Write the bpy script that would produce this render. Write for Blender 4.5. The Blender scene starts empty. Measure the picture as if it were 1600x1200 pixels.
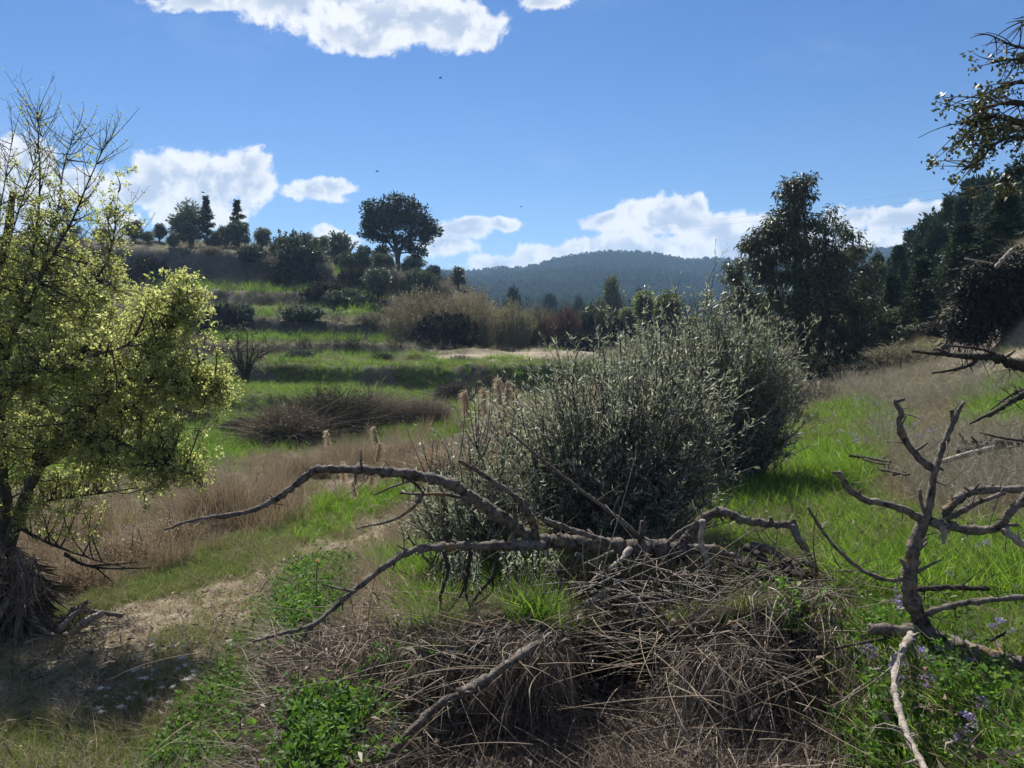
import bpy, math, random
import numpy as np
R = math.radians
C = bpy.context.scene.collection
rng = np.random.default_rng(7)
random.seed(7)

# ---------------------------------------------------------------- camera, world, sun, exposure
F = 1200.0                     # focal length in photo pixels (1600 wide)
PITCH = math.atan(100 / F)     # horizon sits at row 500
cam = bpy.data.cameras.new('camera'); cam.lens = 27.0; cam.sensor_width = 36
cam.clip_start = 0.05; cam.clip_end = 9000
camo = bpy.data.objects.new('camera', cam); C.objects.link(camo)
camo.location = (0, 0, 0); camo.rotation_euler = (math.pi/2 - PITCH, 0, 0)
S = bpy.context.scene
S.camera = camo
S.view_settings.view_transform = 'Standard'; S.view_settings.look = 'None'
S.view_settings.gamma = 1; S.view_settings.use_curve_mapping = False
S.view_settings.exposure = 0.85
S.cycles.max_bounces = 6; S.cycles.diffuse_bounces = 3; S.cycles.glossy_bounces = 2
S.cycles.transmission_bounces = 3; S.cycles.transparent_max_bounces = 6
S.cycles.volume_bounces = 0
SUN_AZ, SUN_EL = R(-14), R(50)   # azimuth measured from +Y towards +X
sl = bpy.data.lights.new('sun', 'SUN'); sl.energy = 5.0; sl.angle = R(0.5); sl.color = (1, .955, .88)
so = bpy.data.objects.new('sun', sl); C.objects.link(so)
so.rotation_euler = (math.pi/2 - SUN_EL, 0, math.pi - SUN_AZ)
SUNDIR = np.array([math.sin(SUN_AZ)*math.cos(SUN_EL), math.cos(SUN_AZ)*math.cos(SUN_EL), math.sin(SUN_EL)])

def ray(px, py):
    u = (px - 800) / F; v = (600 - py) / F
    return u, math.cos(PITCH) + v*math.sin(PITCH), -math.sin(PITCH) + v*math.cos(PITCH)
def P(px, py, Y):
    x, y, z = ray(px, py); s = Y / y
    return np.array([x*s, Y, z*s])
def toPix(x, y, z):
    c, s = math.cos(PITCH), math.sin(PITCH)
    d = y*c - z*s; v = y*s + z*c
    d = np.maximum(d, 1e-3)
    return 800 + F*x/d, 600 - F*v/d

class NT:
    def __init__(s, tree): s.t = tree; s.n = tree.nodes; s.l = tree.links
    def node(s, typ, **kw):
        n = s.n.new(typ)
        for k, v in kw.items(): setattr(n, k, v)
        return n
    def put(s, sock, v):
        if hasattr(v, 'links') or isinstance(v, bpy.types.NodeSocket): s.l.new(v, sock)
        else: sock.default_value = v
    def math(s, op, a, b=0.0, c=None, clamp=False):
        n = s.n.new('ShaderNodeMath'); n.operation = op; n.use_clamp = clamp
        s.put(n.inputs[0], a); s.put(n.inputs[1], b)
        if c is not None: s.put(n.inputs[2], c)
        return n.outputs[0]
    def vec(s, op, a, b=(0, 0, 0)):
        n = s.n.new('ShaderNodeVectorMath'); n.operation = op
        s.put(n.inputs[0], a); s.put(n.inputs[1], b)
        return n.outputs['Value'] if op in ('LENGTH', 'DOT_PRODUCT', 'DISTANCE') else n.outputs[0]
    def noise(s, vec, scale, detail=4, rough=.55, dist=0):
        n = s.n.new('ShaderNodeTexNoise'); n.inputs['Scale'].default_value = scale
        n.inputs['Detail'].default_value = detail; n.inputs['Roughness'].default_value = rough
        n.inputs['Distortion'].default_value = dist
        if vec is not None: s.l.new(vec, n.inputs['Vector'])
        return n.outputs['Fac']
    def ss(s, x, a, b, lo=0., hi=1.):
        n = s.n.new('ShaderNodeMapRange'); n.interpolation_type = 'SMOOTHSTEP'
        s.put(n.inputs[0], x)
        for i, q in enumerate((a, b, lo, hi)): n.inputs[i+1].default_value = q
        return n.outputs[0]
    def mix(s, f, a, b, blend='MIX'):
        n = s.n.new('ShaderNodeMix'); n.data_type = 'RGBA'; n.blend_type = blend
        s.put(n.inputs[0], f)
        s.put(n.inputs[6], a if not isinstance(a, tuple) else (*a[:3], 1))
        s.put(n.inputs[7], b if not isinstance(b, tuple) else (*b[:3], 1))
        return n.outputs[2]
    def ramp(s, f, stops):
        n = s.n.new('ShaderNodeValToRGB'); s.l.new(f, n.inputs[0])
        e = n.color_ramp.elements
        while len(e) < len(stops): e.new(0.5)
        for q, (p, c) in zip(e, stops): q.position = p; q.color = (*c, 1)
        return n.outputs[0]

# cloud shapes by direction: centre and half axes (photo pixels turned to directions)
CLOUDS = [  # px, py, rx, ry
 (330,-6,110,30),(450,-8,110,50),(540,18,90,50),(600,36,95,44),(660,24,100,50),(720,34,75,36),(575,60,40,22),(845,8,38,17),
 (300,262,58,34),(250,282,55,44),(340,280,75,46),(385,262,42,38),(290,315,78,38),(220,305,50,28),(400,290,35,30),(355,322,60,22),
 (500,304,48,20),(528,298,30,14),(475,306,26,12),
 (40,265,60,58),(130,290,60,40),(20,320,70,60),(190,352,40,22),(505,370,36,16),(540,376,26,9),
 (722,362,48,20),(780,356,34,12),(700,388,44,18),(735,352,30,12),
 (950,350,52,18),(1000,338,52,24),(1045,326,44,28),(1090,322,26,20),(1060,345,70,24),(1000,356,60,14),
 (780,412,60,16),(860,402,60,18),(930,392,60,22),(1000,390,60,24),(1070,384,60,26),(1130,370,52,36),(1180,375,60,36),
 (1240,390,60,34),(1140,392,70,30),(1340,345,46,20),(1400,345,70,24),(1450,335,50,24),(1480,330,34,16),(1400,385,90,28),(1330,385,60,30)]
def build_world():
    w = bpy.data.worlds.new('World'); S.world = w; w.use_nodes = True
    t = NT(w.node_tree); t.n.clear()
    out = t.node('ShaderNodeOutputWorld'); bg = t.node('ShaderNodeBackground'); t.l.new(bg.outputs[0], out.inputs[0])
    bg.inputs['Strength'].default_value = 0.05
    sky = t.node('ShaderNodeTexSky'); sky.sky_type = 'NISHITA'; sky.sun_disc = False
    sky.sun_elevation = SUN_EL; sky.sun_rotation = SUN_AZ
    sky.altitude = 600; sky.air_density = 1.0; sky.dust_density = 0.3; sky.ozone_density = 2.2
    tc = t.node('ShaderNodeTexCoord'); d = tc.outputs['Generated']
    sep = t.node('ShaderNodeSeparateXYZ'); t.l.new(d, sep.inputs[0])
    yy = t.math('MAXIMUM', sep.outputs[1], 0.02)
    a = t.math('DIVIDE', sep.outputs[0], yy); b = t.math('DIVIDE', sep.outputs[2], yy)
    cmb = t.node('ShaderNodeCombineXYZ'); t.l.new(a, cmb.inputs[0]); t.l.new(b, cmb.inputs[1])
    p = cmb.outputs[0]
    n1 = t.node('ShaderNodeTexNoise'); n1.inputs['Scale'].default_value = 9; n1.inputs['Detail'].default_value = 5
    t.l.new(p, n1.inputs['Vector'])
    w1 = t.vec('SCALE', t.vec('SUBTRACT', n1.outputs['Color'], (.5, .5, .5)))
    w1.node.inputs['Scale'].default_value = 0.05
    pw = t.vec('ADD', p, w1)
    acc = None
    for (cx, cy, rx, ry) in CLOUDS:
        q = ray(cx, cy); q2 = ray(cx, cy-ry)
        ca, cb = q[0]/q[1], q[2]/q[1]; ra = rx/F/q[1]; rb = q2[2]/q2[1]-cb
        dd = t.vec('MULTIPLY', t.vec('SUBTRACT', pw, (ca, cb, 0)), (1/ra, 1/rb, 0))
        L = t.math('SUBTRACT', 1.15, t.vec('LENGTH', dd))
        acc = L if acc is None else t.math('SMOOTH_MAX', acc, L, 0.22)
    # generic clouds in the part of the sky the photograph does not show
    gen = t.math('SUBTRACT', t.math('MULTIPLY', t.noise(d, 2.4, 4), 3.2), 1.75)
    out_m = t.math('MAXIMUM', t.ss(t.math('ABSOLUTE', a), .74, .95), t.math('MAXIMUM', t.ss(b, .52, .7), t.ss(sep.outputs[1], .25, .05)))
    gen = t.math('ADD', gen, t.math('MULTIPLY', t.math('SUBTRACT', out_m, 1.0), 6.0))
    acc = t.math('MAXIMUM', acc, gen)
    billow = t.noise(pw, 14, 8, .6)
    fine = t.noise(pw, 60, 6, .6)
    det = t.math('ADD', t.math('MULTIPLY', t.math('SUBTRACT', billow, .5), 1.7), t.math('MULTIPLY', t.math('SUBTRACT', fine, .5), .95))
    f = t.math('ADD', acc, det)
    alpha = t.ss(f, 0.0, 0.40)
    # thickness: thick lower parts of a cloud are greyer
    up = t.vec('ADD', pw, (-0.006, 0.022, 0))
    bill2 = t.noise(up, 14, 8, .6)
    rel = t.math('ADD', t.math('MULTIPLY', t.math('SUBTRACT', billow, bill2), 3.6), .5)
    core = t.ss(acc, .1, .9)
    grey = t.math('MULTIPLY', core, t.ss(rel, .9, .2), clamp=True)
    cc = t.mix(grey, (11.0, 11.2, 11.4), (5.9, 6.9, 8.6))
    wisp = t.math('MULTIPLY', t.ss(t.noise(t.vec('MULTIPLY', p, (1, 2.2, 1)), 3.2, 6, .6), .52, .8), .16)
    hz = t.ss(sep.outputs[2], 0.5, -0.02)
    # deepen the blue of the sky above, pale it near the horizon
    tint = t.mix(hz, (.43, .74, 1.12), (.68, .88, 1.12))
    skyc = t.mix(1.0, sky.outputs[0], tint, 'MULTIPLY')
    skyc = t.mix(wisp, skyc, (8, 9, 10.5))
    t.l.new(t.mix(t.math('MULTIPLY', alpha, .96), skyc, cc), bg.inputs['Color'])
build_world()

# ---------------------------------------------------------------- mesh helpers
def raw_mesh(name, V, Q=None, T=None, var=None, smooth=False):
    m = bpy.data.meshes.new(name)
    V = np.asarray(V, np.float32)
    nq = 0 if Q is None else len(Q); nt = 0 if T is None else len(T)
    m.vertices.add(len(V)); m.vertices.foreach_set('co', V.ravel())
    idx = []; 
    if nq: idx.append(np.asarray(Q).ravel())
    if nt: idx.append(np.asarray(T).ravel())
    if idx:
        idx = np.concatenate(idx).astype(np.int32)
        m.loops.add(len(idx)); m.loops.foreach_set('vertex_index', idx)
        m.polygons.add(nq + nt)
        ls = np.concatenate([np.arange(nq)*4, nq*4 + np.arange(nt)*3]).astype(np.int32)
        m.polygons.foreach_set('loop_start', ls)
        if smooth: m.polygons.foreach_set('use_smooth', np.ones(nq+nt, bool))
    if var is not None:
        at = m.attributes.new('var', 'FLOAT', 'POINT'); at.data.foreach_set('value', np.asarray(var, np.float32))
    m.update(calc_edges=True)
    return m
class Buf:
    def __init__(s): s.V = []; s.Q = []; s.T = []; s.A = []; s.n = 0
    def add(s, V, Q=None, T=None, var=None):
        V = np.asarray(V, float).reshape(-1, 3)
        s.V.append(V)
        if Q is not None and len(Q): s.Q.append(np.asarray(Q) + s.n)
        if T is not None and len(T): s.T.append(np.asarray(T) + s.n)
        s.A.append(np.full(len(V), .5) if var is None else np.asarray(var, float).ravel())
        s.n += len(V)
    def mesh(s, name, smooth=False, off=None):
        V = np.concatenate(s.V)
        if off is not None: V = V - np.asarray(off)
        return raw_mesh(name, V, np.concatenate(s.Q) if s.Q else None, np.concatenate(s.T) if s.T else None, np.concatenate(s.A), smooth)
    def obj(s, name, mat, parent=None, smooth=False, off=None):
        return link(name, s.mesh(name, smooth, off), mat, parent)
def link(name, mesh, mat, parent=None):
    o = bpy.data.objects.new(name, mesh)
    if mat is not None and not mesh.materials: mesh.materials.append(mat)
    C.objects.link(o)
    if parent is not None: o.parent = parent
    return o
def tag(o, label=None, cat=None, group=None, kind=None):
    if label: o['label'] = label
    if cat: o['category'] = cat
    if group: o['group'] = group
    if kind: o['kind'] = kind
    return o
def empty(name, loc, label, cat, group=None):
    o = bpy.data.objects.new(name, None); C.objects.link(o); o.location = tuple(map(float, loc)); o.empty_display_size = .2
    return tag(o, label, cat, group)
def nrm(a): return a / np.maximum(np.linalg.norm(a, axis=-1, keepdims=True), 1e-9)
def rdir(n, g=rng): return nrm(g.normal(size=(n, 3)))

def tubes(buf, PT, RD, sides=5, var=None, rough=0.0):
    """PT (n,m,3) centre lines, RD (n,m) radii"""
    n, m, _ = PT.shape
    T = np.gradient(PT, axis=1); T = nrm(T)
    main = nrm(PT[:, -1] - PT[:, 0] + 1e-6)
    ref = np.where(np.abs(main[:, 2:3]) > .8, np.array([[1., 0, 0]]), np.array([[0, 0, 1.]]))
    ref = np.repeat(ref[:, None], m, 1)
    N = nrm(np.cross(T, ref)); B = np.cross(T, N)
    a = np.linspace(0, 2*np.pi, sides, endpoint=False)
    RR = RD[:, :, None, None] * (1 + rough*rng.normal(size=(n, m, sides, 1)))
    V = PT[:, :, None] + RR * (np.cos(a)[None, None, :, None]*N[:, :, None] + np.sin(a)[None, None, :, None]*B[:, :, None])
    base = (np.arange(n)*m*sides)[:, None, None]
    i = np.arange(m-1)[None, :, None]; k = np.arange(sides)[None, None, :]; k2 = (k+1) % sides
    q = np.stack(np.broadcast_arrays(base+i*sides+k, base+i*sides+k2, base+(i+1)*sides+k2, base+(i+1)*sides+k), -1).reshape(-1, 4)
    # end caps as triangle fans on the far end
    tp = (np.arange(n)*m*sides + (m-1)*sides)[:, None]
    kk = np.arange(1, sides-1)[None]
    tr = np.stack(np.broadcast_arrays(tp + 0*kk, tp+kk, tp+kk+1), -1).reshape(-1, 3)
    tp0 = (np.arange(n)*m*sides)[:, None]
    tr0 = np.stack(np.broadcast_arrays(tp0 + 0*kk, tp0+kk+1, tp0+kk), -1).reshape(-1, 3)
    vv = np.full(n, .5) if var is None else np.broadcast_to(var, (n,))
    buf.add(V, q, np.concatenate([tr, tr0]), np.repeat(vv, m*sides))
def spline(pts, n):
    """Catmull-Rom through pts (k,d) to n samples"""
    p = np.asarray(pts, float)
    if len(p) == 2: return p[0] + (p[1]-p[0])*np.linspace(0, 1, n)[:, None]
    q = np.vstack([2*p[0]-p[1], p, 2*p[-1]-p[-2]])
    t = np.linspace(0, len(p)-1-1e-6, n); i = t.astype(int); f = (t-i)[:, None]
    a, b, c, d = q[i], q[i+1], q[i+2], q[i+3]
    return .5*((2*b)+(-a+c)*f+(2*a-5*b+4*c-d)*f**2+(-a+3*b-3*c+d)*f**3)
def leaves(buf, ctr, d, L, W, var, curl=0.15):
    """diamond leaves: ctr base point, d direction, L, W arrays"""
    n = len(ctr); d = nrm(d)
    s = nrm(np.cross(d, rdir(n))); up = np.cross(s, d)
    L = np.broadcast_to(L, (n,))[:, None]; W = np.broadcast_to(W, (n,))[:, None]
    a = ctr; tip = ctr + d*L; mid = ctr + d*L*.45 + up*L*curl
    V = np.stack([a, mid + s*W*.5, tip, mid - s*W*.5], 1)
    q = np.arange(n*4).reshape(n, 4)
    buf.add(V, q, None, np.repeat(var, 4))
def ribbons(buf, root, d, L, W, bend, segs=4, var=None, grav=None):
    """tapering blades: start direction d, bent towards `bend` (n,3) vector scaled"""
    n = len(root); d = nrm(d)
    L = np.broadcast_to(L, (n,)); W = np.broadcast_to(W, (n,))
    side = nrm(np.cross(d, rdir(n)))
    t = np.linspace(0, 1, segs+1)
    PT = root[:, None] + L[:, None, None]*(d[:, None]*t[None, :, None] + bend[:, None]*(t**2)[None, :, None])
    w = W[:, None]*(1 - t[None]**1.5*.92)*.5
    V = np.stack([PT - side[:, None]*w[..., None], PT + side[:, None]*w[..., None]], 2)
    m = segs+1; base = (np.arange(n)*m*2)[:, None]; i = np.arange(segs)[None]
    q = np.stack([base+i*2, base+i*2+1, base+i*2+3, base+i*2+2], -1).reshape(-1, 4)
    vv = rng.random(n) if var is None else var
    buf.add(V, q, None, np.repeat(vv, m*2))
    return PT

# ---------------------------------------------------------------- numpy noise
def _h(ix, iy, s): 
    v = np.sin(ix*127.1 + iy*311.7 + s*74.7)*43758.5453
    return v - np.floor(v)
def vnoise(x, y, s=0):
    ix, iy = np.floor(x), np.floor(y); fx, fy = x-ix, y-iy
    fx = fx*fx*(3-2*fx); fy = fy*fy*(3-2*fy)
    return (_h(ix, iy, s)*(1-fx)+_h(ix+1, iy, s)*fx)*(1-fy) + (_h(ix, iy+1, s)*(1-fx)+_h(ix+1, iy+1, s)*fx)*fy
def fbm(x, y, o=4, s=0):
    v = 0; a = .5
    for k in range(o): v = v + a*(vnoise(x*2**k, y*2**k, s+k*13)-.5); a *= .55
    return v

# ---------------------------------------------------------------- terrain profile: columns of (Y, z)
FAR = lambda zt, v=-6: [(130, v*.6), (300, v), (450, 4), (800, zt), (3500, -40)]
COL = {
 -700: [(3.5,-2.3),(5.5,-2.6),(8,-2.9),(10,-3.0),(14,-3.1),(19,-3.3),(22,-3.2),(28,-2.9),(33,-2.6),(35,-2.2),(42,-2),(43,-1.5),(50,-1.3),(51,0),(58,.8),(60,2.2),(66,3),(70,7),(85,9.6),(130,9),(300,5),(450,5),(800,50),(3500,-40)],
 0: [(4.2,-2.55),(6.9,-2.95),(9.0,-3.05),(11,-3.15),(14.5,-3.3),(20,-3.4),(26.3,-3.25),(27.1,-2.75),(35.0,-2.8),(35.6,-2.15),(44,-2),(44.7,-1.25),(50,-1.2),(51,.1),(60,1),(62,2.4),(70,3.3),(74,7.2),(88,9.0)]+[(130,8),(300,3),(450,5),(800,50),(3500,-40)],
 200: [(4.1,-2.5),(6.6,-2.8),(8.8,-2.95),(11,-3.05),(14,-3.15),(19.5,-3.3),(25.3,-3.15),(26.1,-2.6),(35.0,-2.8),(35.6,-2.1),(44,-2),(44.7,-1.3),(51,-1.25),(52.5,0),(60,1),(62,2.35),(70,3.2),(73.5,7.0),(88,9.0)]+[(130,7),(300,0),(450,5),(800,50),(3500,-40)],
 385: [(3.95,-2.4),(6.2,-2.65),(8.2,-2.8),(10.4,-2.9),(13.5,-2.95),(19,-3.2),(25.2,-3.15),(26,-2.55),(35.1,-2.95),(35.8,-2.15),(44,-2.05),(44.7,-1.35),(52,-1.3),(53,0),(60,1),(62,2.3),(70,3.0),(73,6.3),(88,8.6)]+[(130,7),(300,0),(450,5),(800,36),(3500,-40)],
 465: [(2.95,-1.8),(4.4,-1.85),(6.0,-2.15),(9.5,-2.85),(13.5,-3),(19,-3.2),(25.2,-3.15),(26,-2.6),(35.1,-3.05),(35.8,-2.15),(44,-2.05),(44.7,-1.35),(52,-1.3),(53,0),(60,1),(62,2.2),(69,2.6),(72,4.8),(88,7.6)]+[(130,6),(300,0),(450,5),(800,34),(3500,-40)],
 600: [(2.8,-1.7),(4.15,-1.78),(5.5,-1.95),(9,-2.8),(13.5,-3),(19,-3.2),(22,-3.15),(26,-3.0),(35.1,-3.2),(35.9,-2.15),(44,-2.05),(44.8,-1.45),(52,-1.4),(53,-.2),(60,.6),(62,1.5),(67,2.0),(71,3.6),(88,6.2)]+[(130,2),(300,-3),(450,5),(800,36),(3500,-40)],
 700: [(2.8,-1.7),(4.15,-1.76),(5.4,-1.85),(9,-2.6),(13.5,-3),(19,-3.2),(22,-3.15),(27,-3.1),(35.1,-3.3),(36,-2.15),(44,-2.05),(45,-1.9),(52,-1.7),(53,-1),(60,0),(62,.6),(67,1.2),(71,2.0),(88,4.4)]+[(130,0),(300,-5),(450,5),(800,38),(3500,-40)],
 800: [(2.8,-1.7),(4.1,-1.75),(5.3,-1.8),(6.6,-1.85),(11,-2.6),(19,-3.2),(23,-3.1),(27,-3.1),(35.1,-3.3),(36.2,-2.1),(44,-2.1),(46,-2.0),(52,-1.9),(54,-1.4),(60,-.8),(62,-.5),(67,0),(71,.2),(88,.4)]+FAR(46),
 950: [(2.75,-1.66),(3.9,-1.68),(5.1,-1.72),(6.5,-1.8),(11,-2.4),(19,-3.0),(23,-3.0),(27,-2.9),(35,-3.1),(37,-2.1),(44,-2.1),(46,-2.1),(52,-2.1),(54,-2.1),(60,-2),(62,-2),(67,-2),(71,-2),(88,-2.5)]+FAR(60),
 1120: [(2.72,-1.63),(3.85,-1.64),(5,-1.68),(6.3,-1.74),(8.6,-1.85),(14,-2.3),(19,-2.5),(24,-2.6),(30,-2.5),(38,-2.3),(44,-2.2),(46,-2.2),(52,-2.2),(54,-2.2),(60,-2),(62,-2),(67,-2),(71,-2),(88,-2.5)]+FAR(53),
 1250: [(2.7,-1.62),(3.8,-1.62),(4.9,-1.67),(6.1,-1.7),(8,-1.75),(11,-1.85),(13.5,-1.92),(21,-2.1),(27,-2.5),(30,-2.6),(36,-2.8),(37,-2.8),(45,-2.6),(46,-2.6),(60,-2),(62,-2),(67,-1.5),(71,-1),(88,1)]+FAR(50),
 1350: [(2.65,-1.6),(3.7,-1.6),(4.8,-1.62),(5.9,-1.63),(7.5,-1.65),(10,-1.68),(12,-1.7),(17,-1.75),(22,-1.9),(27,-1.9),(33,-1.6),(35,-1.5),(42,-1.2),(44,-1),(50,-.6),(52,-.4),(60,0),(66,.5),(80,2)]+[(130,4),(300,5),(450,15),(800,60),(3500,-40)],
 1450: [(2.6,-1.58),(3.65,-1.56),(4.6,-1.56),(5.6,-1.56),(7,-1.54),(9.2,-1.55),(11,-1.56),(15,-1.5),(20,-1.5),(23,-1.3),(28,-.7),(30,-.5),(36,0),(38,.2),(45,.8),(47,1),(55,1.6),(60,2.2),(80,4)]+[(130,6),(300,8),(450,20),(800,60),(3500,-40)],
 1600: [(2.6,-1.56),(3.5,-1.5),(4.3,-1.46),(5.2,-1.45),(6.3,-1.38),(8,-1.34),(9.2,-1.3),(14,-.95),(16.2,-.3),(17.7,1.35),(20,1.9),(23,2.2),(32,2.5),(35,2.7),(42,3),(45,3.1),(52,3.5),(60,4),(80,6)]+[(130,10),(300,14),(450,30),(800,60),(3500,-40)],
 2300: [(2.2,-1.5),(3.2,-1.4),(4.0,-1.3),(5,-1.2),(6,-1.0),(8,-.8),(9.2,-.5),(14,.2),(16.2,.9),(17.7,2.6),(20,3),(23,3.3),(32,3.6),(35,3.8),(42,4.4),(45,5),(52,6),(60,7),(80,9)]+[(130,13),(300,18),(450,30),(800,60),(3500,-40)],
}
_keys = sorted(COL)
TH = [math.atan((k-800)/F) for k in _keys]
RK = [[Y/math.cos(t) for Y, z in COL[k]] for k, t in zip(_keys, TH)]
ZK = [[z for Y, z in COL[k]] for k in _keys]
for sgn, th in ((-1, -1.75), (-1, -3.15)):
    TH.insert(0, th); RK.insert(0, list(RK[0] if th > -2 else RK[0])); ZK.insert(0, [min(max(z, -2.6), 3) if th > -2 else -1.7 for z in ZK[1 if th > -2 else 0]])
for th in (1.75, 3.15):
    TH.append(th); RK.append(list(RK[-1])); ZK.append([z*.6-.4 if th < 2 else -1.7 for z in ZK[-1]])
TH = np.array(TH); RK = np.array(RK); ZK = np.array(ZK)
RK = np.hstack([np.zeros((len(TH), 1)), np.full((len(TH), 1), 1.2), RK]); ZK = np.hstack([np.full((len(TH), 2), -1.66), ZK])
BUMPS = [  # foreground heaps: px, py, Y, radius, height
 (600,1060,3.8,.5,.06),(840,1010,3.95,.3,.12),(1150,1040,3.8,.35,.16),(1250,930,4.3,.3,.10),(1040,930,4.5,.4,-.15),(700,1150,3.0,.25,.1),(1150,1150,3.0,.3,.12)]
_B = [(*P(a, b, Y)[:2], r, h) for a, b, Y, r, h in BUMPS]
def H(x, y, detail=True):
    x = np.asarray(x, float); y = np.asarray(y, float); shp = np.broadcast(x, y).shape
    x = np.broadcast_to(x, shp).ravel(); y = np.broadcast_to(y, shp).ravel()
    th = np.arctan2(x, y); r = np.hypot(x, y)
    th = np.clip(th, TH[0]+1e-6, TH[-1]-1e-6)
    i = np.clip(np.searchsorted(TH, th)-1, 0, len(TH)-2)
    t = (th-TH[i])/(TH[i+1]-TH[i]); t = t*t*(3-2*t)
    rk = RK[i]*(1-t)[:, None] + RK[i+1]*t[:, None]; zk = ZK[i]*(1-t)[:, None] + ZK[i+1]*t[:, None]
    # wobble the terrace edges
    rr = r + np.clip(r-14, 0, 40)*.05*fbm(x*.13, y*.05, 3, 5)*2
    k = np.clip((rk < rr[:, None]).sum(1)-1, 0, rk.shape[1]-2); ar = np.arange(len(r))
    f = np.clip((rr-rk[ar, k])/np.maximum(rk[ar, k+1]-rk[ar, k], 1e-6), 0, 1)
    dz = np.abs(zk[ar, k+1]-zk[ar, k]); f2 = f*f*(3-2*f)
    f = np.where((r > 28) & (r < 90), f2, f)
    z = zk[ar, k]*(1-f)+zk[ar, k+1]*f
    if detail:
        z = z + .10*fbm(x*.9, y*.9, 4, 1)*np.clip(r/4, .5, 1) + .05*fbm(x*5, y*5, 3, 2)
        z = z + np.clip((r-18)/10, 0, 1)*np.clip((75-r)/20, 0, 1)*(.30*fbm(x*1.0, y*1.0, 3, 71)-.10*np.abs(fbm(x*.7, y*.9, 3, 72))*4+.08)
        z = z + np.clip((r-20)/40, 0, 1)*.8*fbm(x*.45, y*.45, 5, 3) + np.clip((r-300)/300, 0, 1)*14*fbm(x*.012, y*.012, 4, 9)
    # small bank facing the camera under the heaps, cut by a dark hollow
    yb = 3.72 + .10*np.sin(x*4.3+1) + .25*fbm(x*2.2, y*.3, 3, 31) + .85*np.exp(-((x-.64)/.17)**2) + .3*np.exp(-((x+.1)/.12)**2)
    w = np.clip((x+.75)/.3, 0, 1)*np.clip((1.75-x)/.3, 0, 1)*np.clip((y-1.2)/1.0, 0, 1)
    s_ = np.clip((y-yb)/.20+.5, 0, 1); z = z - .42*w*(1-s_*s_*(3-2*s_))
    for bx, by, br, bh in _B:
        z = z + bh*np.exp(-((x-bx)**2+(y-by)**2)/br**2)
    return z.reshape(shp)
def hit(px, py, y0=1.5, y1=900):
    """first point of the terrain under a photo pixel"""
    Ys = np.geomspace(y0, y1, 3000); d = ray(px, py)
    X = d[0]/d[1]*Ys; Z = d[2]/d[1]*Ys
    g = H(X, Ys) - Z
    k = np.argmax(g > 0)
    if not (g > 0).any(): k = 2999
    return np.array([X[k], Ys[k], H(X[k], Ys[k])])
def ground_at(px, Y):
    d = ray(px, 500); x = d[0]/d[1]*Y
    return np.array([x, Y, float(H(x, Y))])

# ---------------------------------------------------------------- cover map (what grows where), read from the photograph's layout
def inpoly(px, py, poly, soft=0):
    inside = np.zeros(px.shape, bool); n = len(poly)
    for a in range(n):
        x1, y1 = poly[a]; x2, y2 = poly[(a+1) % n]
        c = ((y1 > py) != (y2 > py)) & (px < (x2-x1)*(py-y1)/((y2-y1) if y2 != y1 else 1e-9)+x1)
        inside ^= c
    return inside
GREEN = [
 [(-300,700),(200,695),(330,690),(420,676),(470,682),(560,675),(640,660),(740,645),(760,655),(690,672),(560,692),(430,708),(330,728),(250,738),(-300,780)],
 [(330,560),(420,563),(640,568),(800,558),(860,566),(840,600),(740,618),(640,618),(560,612),(440,604),(330,612)],
 [(420,545),(680,550),(680,560),(420,562)], [(250,444),(440,450),(600,464),(620,482),(440,468),(250,468)],[(320,484),(620,482),(620,494),(320,496)],[(330,526),(640,528),(640,536),(330,534)],
 [(370,422),(450,418),(480,436),(400,442)], [(490,420),(570,424),(570,434),(490,432)],
 [(180,640),(300,590),(560,590),(700,600),(760,640),(700,690),(415,700),(230,702)], [(-300,600),(120,600),(300,600),(300,640),(-300,660)],
 [(30,965),(250,880),(420,815),(560,768),(640,748),(650,775),(500,848),(300,925),(120,970)],
 [(1100,930),(1110,800),(1170,760),(1235,650),(1330,622),(1420,640),(1430,690),(1365,730),(1385,810),(1600,840),(1800,860),(1900,1400),(1340,1400),(1310,1100),(1290,1000),(1230,900)],
 [(1500,610),(1640,560),(1700,700),(1500,660)], [(590,880),(900,850),(1000,870),(900,960),(640,985)],
 [(-100,1140),(120,1120),(260,1080),(420,1090),(440,1400),(-200,1400)],[(250,1010),(330,960),(340,985),(250,1030)]]
DIRT = [[(-100,1100),(0,1010),(150,960),(300,925),(480,850),(600,820),(600,860),(470,930),(400,1010),(300,1080),(120,1120)],
 [(1540,505),(1700,430),(1750,600),(1480,600)],[(1440,850),(1640,850),(1640,910),(1460,890)]]
STRAW = [[(-300,840),(100,850),(250,800),(420,740),(560,700),(760,650),(830,700),(760,760),(620,770),(420,830),(230,900),(20,960),(-300,960)],
 [(430,960),(560,985),(760,990),(900,1000),(1000,1000),(1150,975),(1290,985),(1330,1100),(1340,1400),(380,1400),(420,1080)]]
CLIFF = [[(1470,556),(1500,430),(1600,390),(1800,360),(1800,500),(1640,490),(1600,508),(1545,552)],[(180,395),(330,392),(470,440),(560,440),(560,478),(470,462),(180,445)]]
HOLLOW_SHADE = [[(860,885),(1190,880),(1300,950),(1290,1000),(1180,985),(1060,1010),(1010,1130),(930,1130),(900,990)]]  # shade below the fallen branch, painted into the ground; little grows here
ROAD = [[(640,560),(760,549),(940,548),(945,558),(700,566)]]
WEED = [[(1180,600),(1330,592),(1500,562),(1640,590),(1520,640),(1400,650),(1330,630),(1220,640)],[(1400,700),(1640,670),(1640,820),(1430,800)],[(1330,690),(1420,650),(1400,720)]]
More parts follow.
